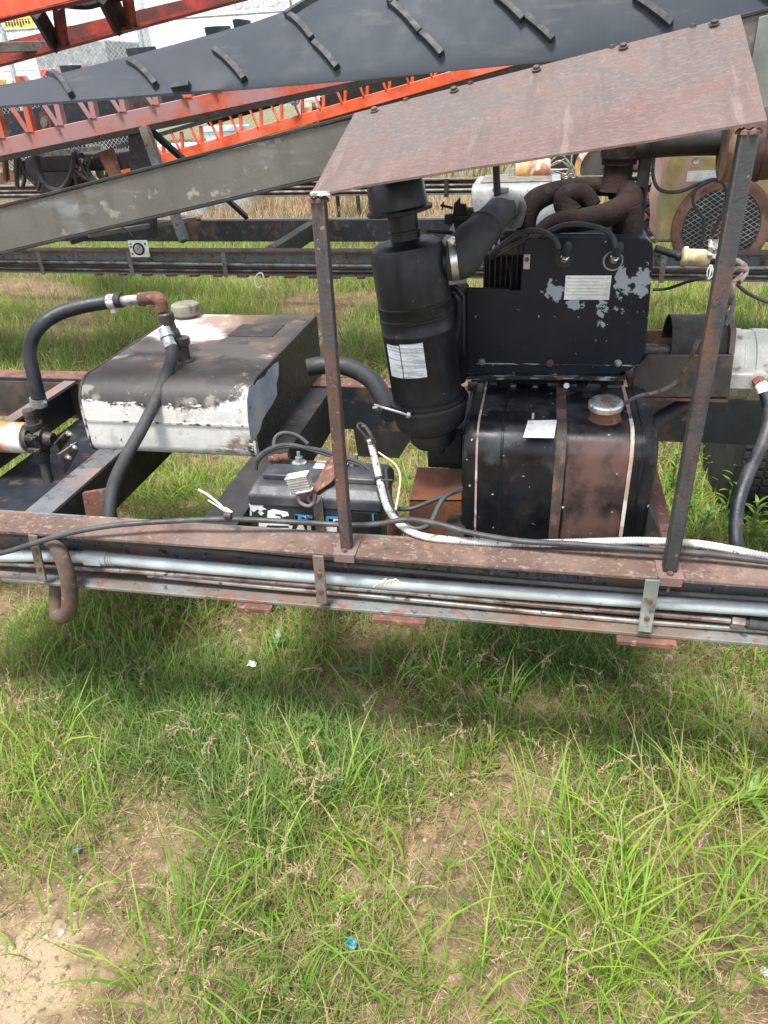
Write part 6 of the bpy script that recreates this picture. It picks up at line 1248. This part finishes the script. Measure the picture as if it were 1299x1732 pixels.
LO = thing('parked_lorry', 'grey lorry rear with red lamps standing behind the fence posts', 'lorry', (-13.6, 20, 0))
MB().box((-12.9, 20, .9), (-10.9, 22, 2.75)).build('lorry_body', 'greytank', LO, bevel=.04)
MB().box((-12.9, 19.9, .7), (-10.9, 20.05, .895)).build('rear_bumper', 'rail_low', LO)
for x in (-12.75, -12.45, -11.2): MB().lathe((x, 19.995, 2.13), (0, -1, 0), [(0, .09), (.03, .08)], n=14).build('tail_lamp', 'red', LO)
MB().box((-12.2, 19.98, 2.05), (-11.7, 19.995, 2.25)).build('number_plate', 'label_plain', LO)
for x in (-12.6, -11.2): MB().lathe((x, 20.3, .48), X3, [(-.14, .25), (-.14, .44), (-.1, .48), (.1, .48), (.14, .44), (.14, .25)], n=24).build('wheel', 'tyre', LO)
LM = thing('orange_implement', 'yellow and orange machine parts glimpsed through the fence at far left', 'implement', (-15.5, 19, 0))
for k in range(12):
    x = -15.6+k*.22+rq.uniform(-.05, .05); h = rq.uniform(.2, .5); MB().box((x, 19+rq.uniform(0, .3), 1.62+rq.uniform(-.25, .15)), (x+rq.uniform(.1, .28), 19.4, 1.8+h*.5)).build('machine_block', rq.choice(['yellow', 'yellow_rust', 'orange', 'black_matte', 'rust']), LM, bevel=.02)
MB().box((-16, 19.2, 0), (-12.6, 19.6, 1.5)).build('machine_base', 'black_matte', LM)

# ---- litter, weeds, leaves
def scrap(px, py, s, m, name, lab_, cat):
    g_ = U(px, py, Z=.01); mb = MB(); r_s = random.Random(px); vs = []
    for j in range(4):
        for i in range(4): vs.append(Vector((g_.x+(i-1.5)*s/3+r_s.uniform(-.2, .2)*s/3, g_.y+(j-1.5)*s/3*.8+r_s.uniform(-.2, .2)*s/3, gh(g_.x, g_.y)+.012+r_s.uniform(0, .4)*s)))
    fs = [(j*4+i, j*4+i+1, (j+1)*4+i+1, (j+1)*4+i) for j in range(3) for i in range(3)]
    mb.add(vs+[v-Vector((0, 0, .001)) for v in vs], fs+[tuple(16+q for q in f[::-1]) for f in fs]); return tag(mb.build(name, m, smooth=False), lab_, cat)
scrap(595, 1600, .026, 'blue_scrap', 'plastic_scrap', 'larger crumpled blue plastic scrap in the bottom centre grass', 'litter')
scrap(573, 1612, .010, 'label_plain', 'paper_scrap', 'tiny white paper bit beside the larger blue scrap', 'litter')
scrap(131, 1440, .013, 'blue_scrap', 'plastic_scrap', 'small blue plastic bit in the left foreground grass', 'litter')
q_ = scrap(430, 1145, .026, 'label_plain', 'paper_scrap', 'white paper scrap caught in the cool green grass patch', 'litter'); q_.location.z += .05
def leaf(mb, base, az, L, W, rise, droop, lobes=0, n=9, fold=.25):
    d = Vector((math.cos(az), math.sin(az), 0)); s = Vector((-math.sin(az), math.cos(az), 0)); vs = []
    for k in range(n+1):
        t = k/n; a = rise-droop*t; c = base+d*(L*t*math.cos(rise-droop*t*.5))+Z3*(L*t*math.sin(rise-droop*t*.5))
        w_ = W*math.sin(math.pi*min(1, t*.93+.05))**.8*(1-.35*t if not lobes else 1)
        if lobes and 0 < k < n: w_ *= (1 if k % 2 else .45)
        vs += [c-s*w_+Z3*w_*fold, c, c+s*w_+Z3*w_*fold]
    fs = []
    for k in range(n): a = 3*k; fs += [(a, a+1, a+4, a+3), (a+1, a+2, a+5, a+4)]
    return mb.add(vs, fs)
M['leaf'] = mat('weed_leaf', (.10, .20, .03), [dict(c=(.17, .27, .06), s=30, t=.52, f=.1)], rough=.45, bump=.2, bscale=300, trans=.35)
M['leaf_shaded'] = mat('shaded_weed_leaf', (.06, .14, .03), [dict(c=(.11, .19, .05), s=30, t=.52, f=.1)], rough=.45, bump=.2, bscale=300, trans=.3)  # darker copy of the weed leaf, shade put into its colour
def rosette(px, py, n, L, W, lab_, lobes=0, m='leaf', az0=0, rng_=6.28, z0=.0):
    g_ = U(px, py, Z=.02); t_ = thing('broadleaf_weed', lab_, 'weed', (g_.x, g_.y, gh(g_.x, g_.y))); rr_ = random.Random(px)
    for k in range(n):
        az = az0+rng_*k/n+rr_.uniform(-.2, .2); leaf(MB(), Vector((g_.x, g_.y, gh(g_.x, g_.y)+z0)), 0, 1, 1, 0, 0)
        mb = MB(); leaf(mb, Vector((g_.x, g_.y, gh(g_.x, g_.y)+z0)), az, L*rr_.uniform(.75, 1.1), W*rr_.uniform(.8, 1.1), rr_.uniform(.35, .9), rr_.uniform(.5, 1.1), lobes); mb.build('leaf', m, t_)
rosette(548, 1235, 4, .062, .014, 'dandelion like weed with broad toothed leaf in the blue green patch', lobes=1, az0=2.6, rng_=2.5, z0=.05)
rosette(620, 1140, 5, .075, .013, 'arrow leaved weed rising just below the rail pad', lobes=1, m='leaf_shaded', z0=.03)
rosette(470, 1090, 4, .07, .014, 'ragged weed leaves in front of the rail near the rust hose', lobes=1, m='leaf_shaded', z0=.03)
rosette(690, 1145, 4, .06, .011, 'smooth oval leaved weed in shade under mid rail', m='leaf', z0=.04)
rosette(1265, 1350, 5, .09, .010, 'long leaved weed at the right edge of the foreground', z0=.03)
def stem_weed(px, py, H, lab_, seed):
    g_ = U(px, py, Z=0); rr_ = random.Random(seed); t_ = thing('leafy_weed', lab_, 'weed', (g_.x, g_.y, 0)); lean = Vector((rr_.uniform(-.12, .12), rr_.uniform(-.1, .1), 1))
    MB().tube([Vector((g_.x, g_.y, -.01)), Vector((g_.x, g_.y, 0))+lean*H*.5, Vector((g_.x, g_.y, 0))+lean*H], [.004, .003, .0015], n=6).build('stem', 'leaf', t_)
    n = 22
    for k in range(n):
        t = .12+.88*k/n; mb = MB(); leaf(mb, Vector((g_.x, g_.y, 0))+lean*H*t, k*2.4, .085*(1.05-.45*t), .0075, .75+.5*t*(k/n), 1.1, n=5); mb.build('leaf', 'leaf', t_)
for k, (px, py, H, l) in enumerate(((1215, 905, .30, 'tallest narrow leaved weed between right post and hanging hose'), (1160, 890, .22, 'narrow leaved weed just right of the dark post foot'), (1180, 930, .16, 'short bright weed low behind the pale loom at right'), (1290, 880, .28, 'narrow leaved weed right of the hanging hose'), (1268, 925, .20, 'short leafy weed directly behind the hanging hose'), (1130, 850, .22, 'narrow leaved weed left of the dark post behind tank'), (1200, 830, .24, 'narrow leaved weed in front of the black tyre'), (1300, 940, .2, 'low leafy weed at the right edge behind the rail'))):
    stem_weed(px, py, H, l, k)
# ------------------------------------------------------------------ tidy
for o in scene.objects:
    for k in ('o', '_p'):
        if k in o: del o[k]
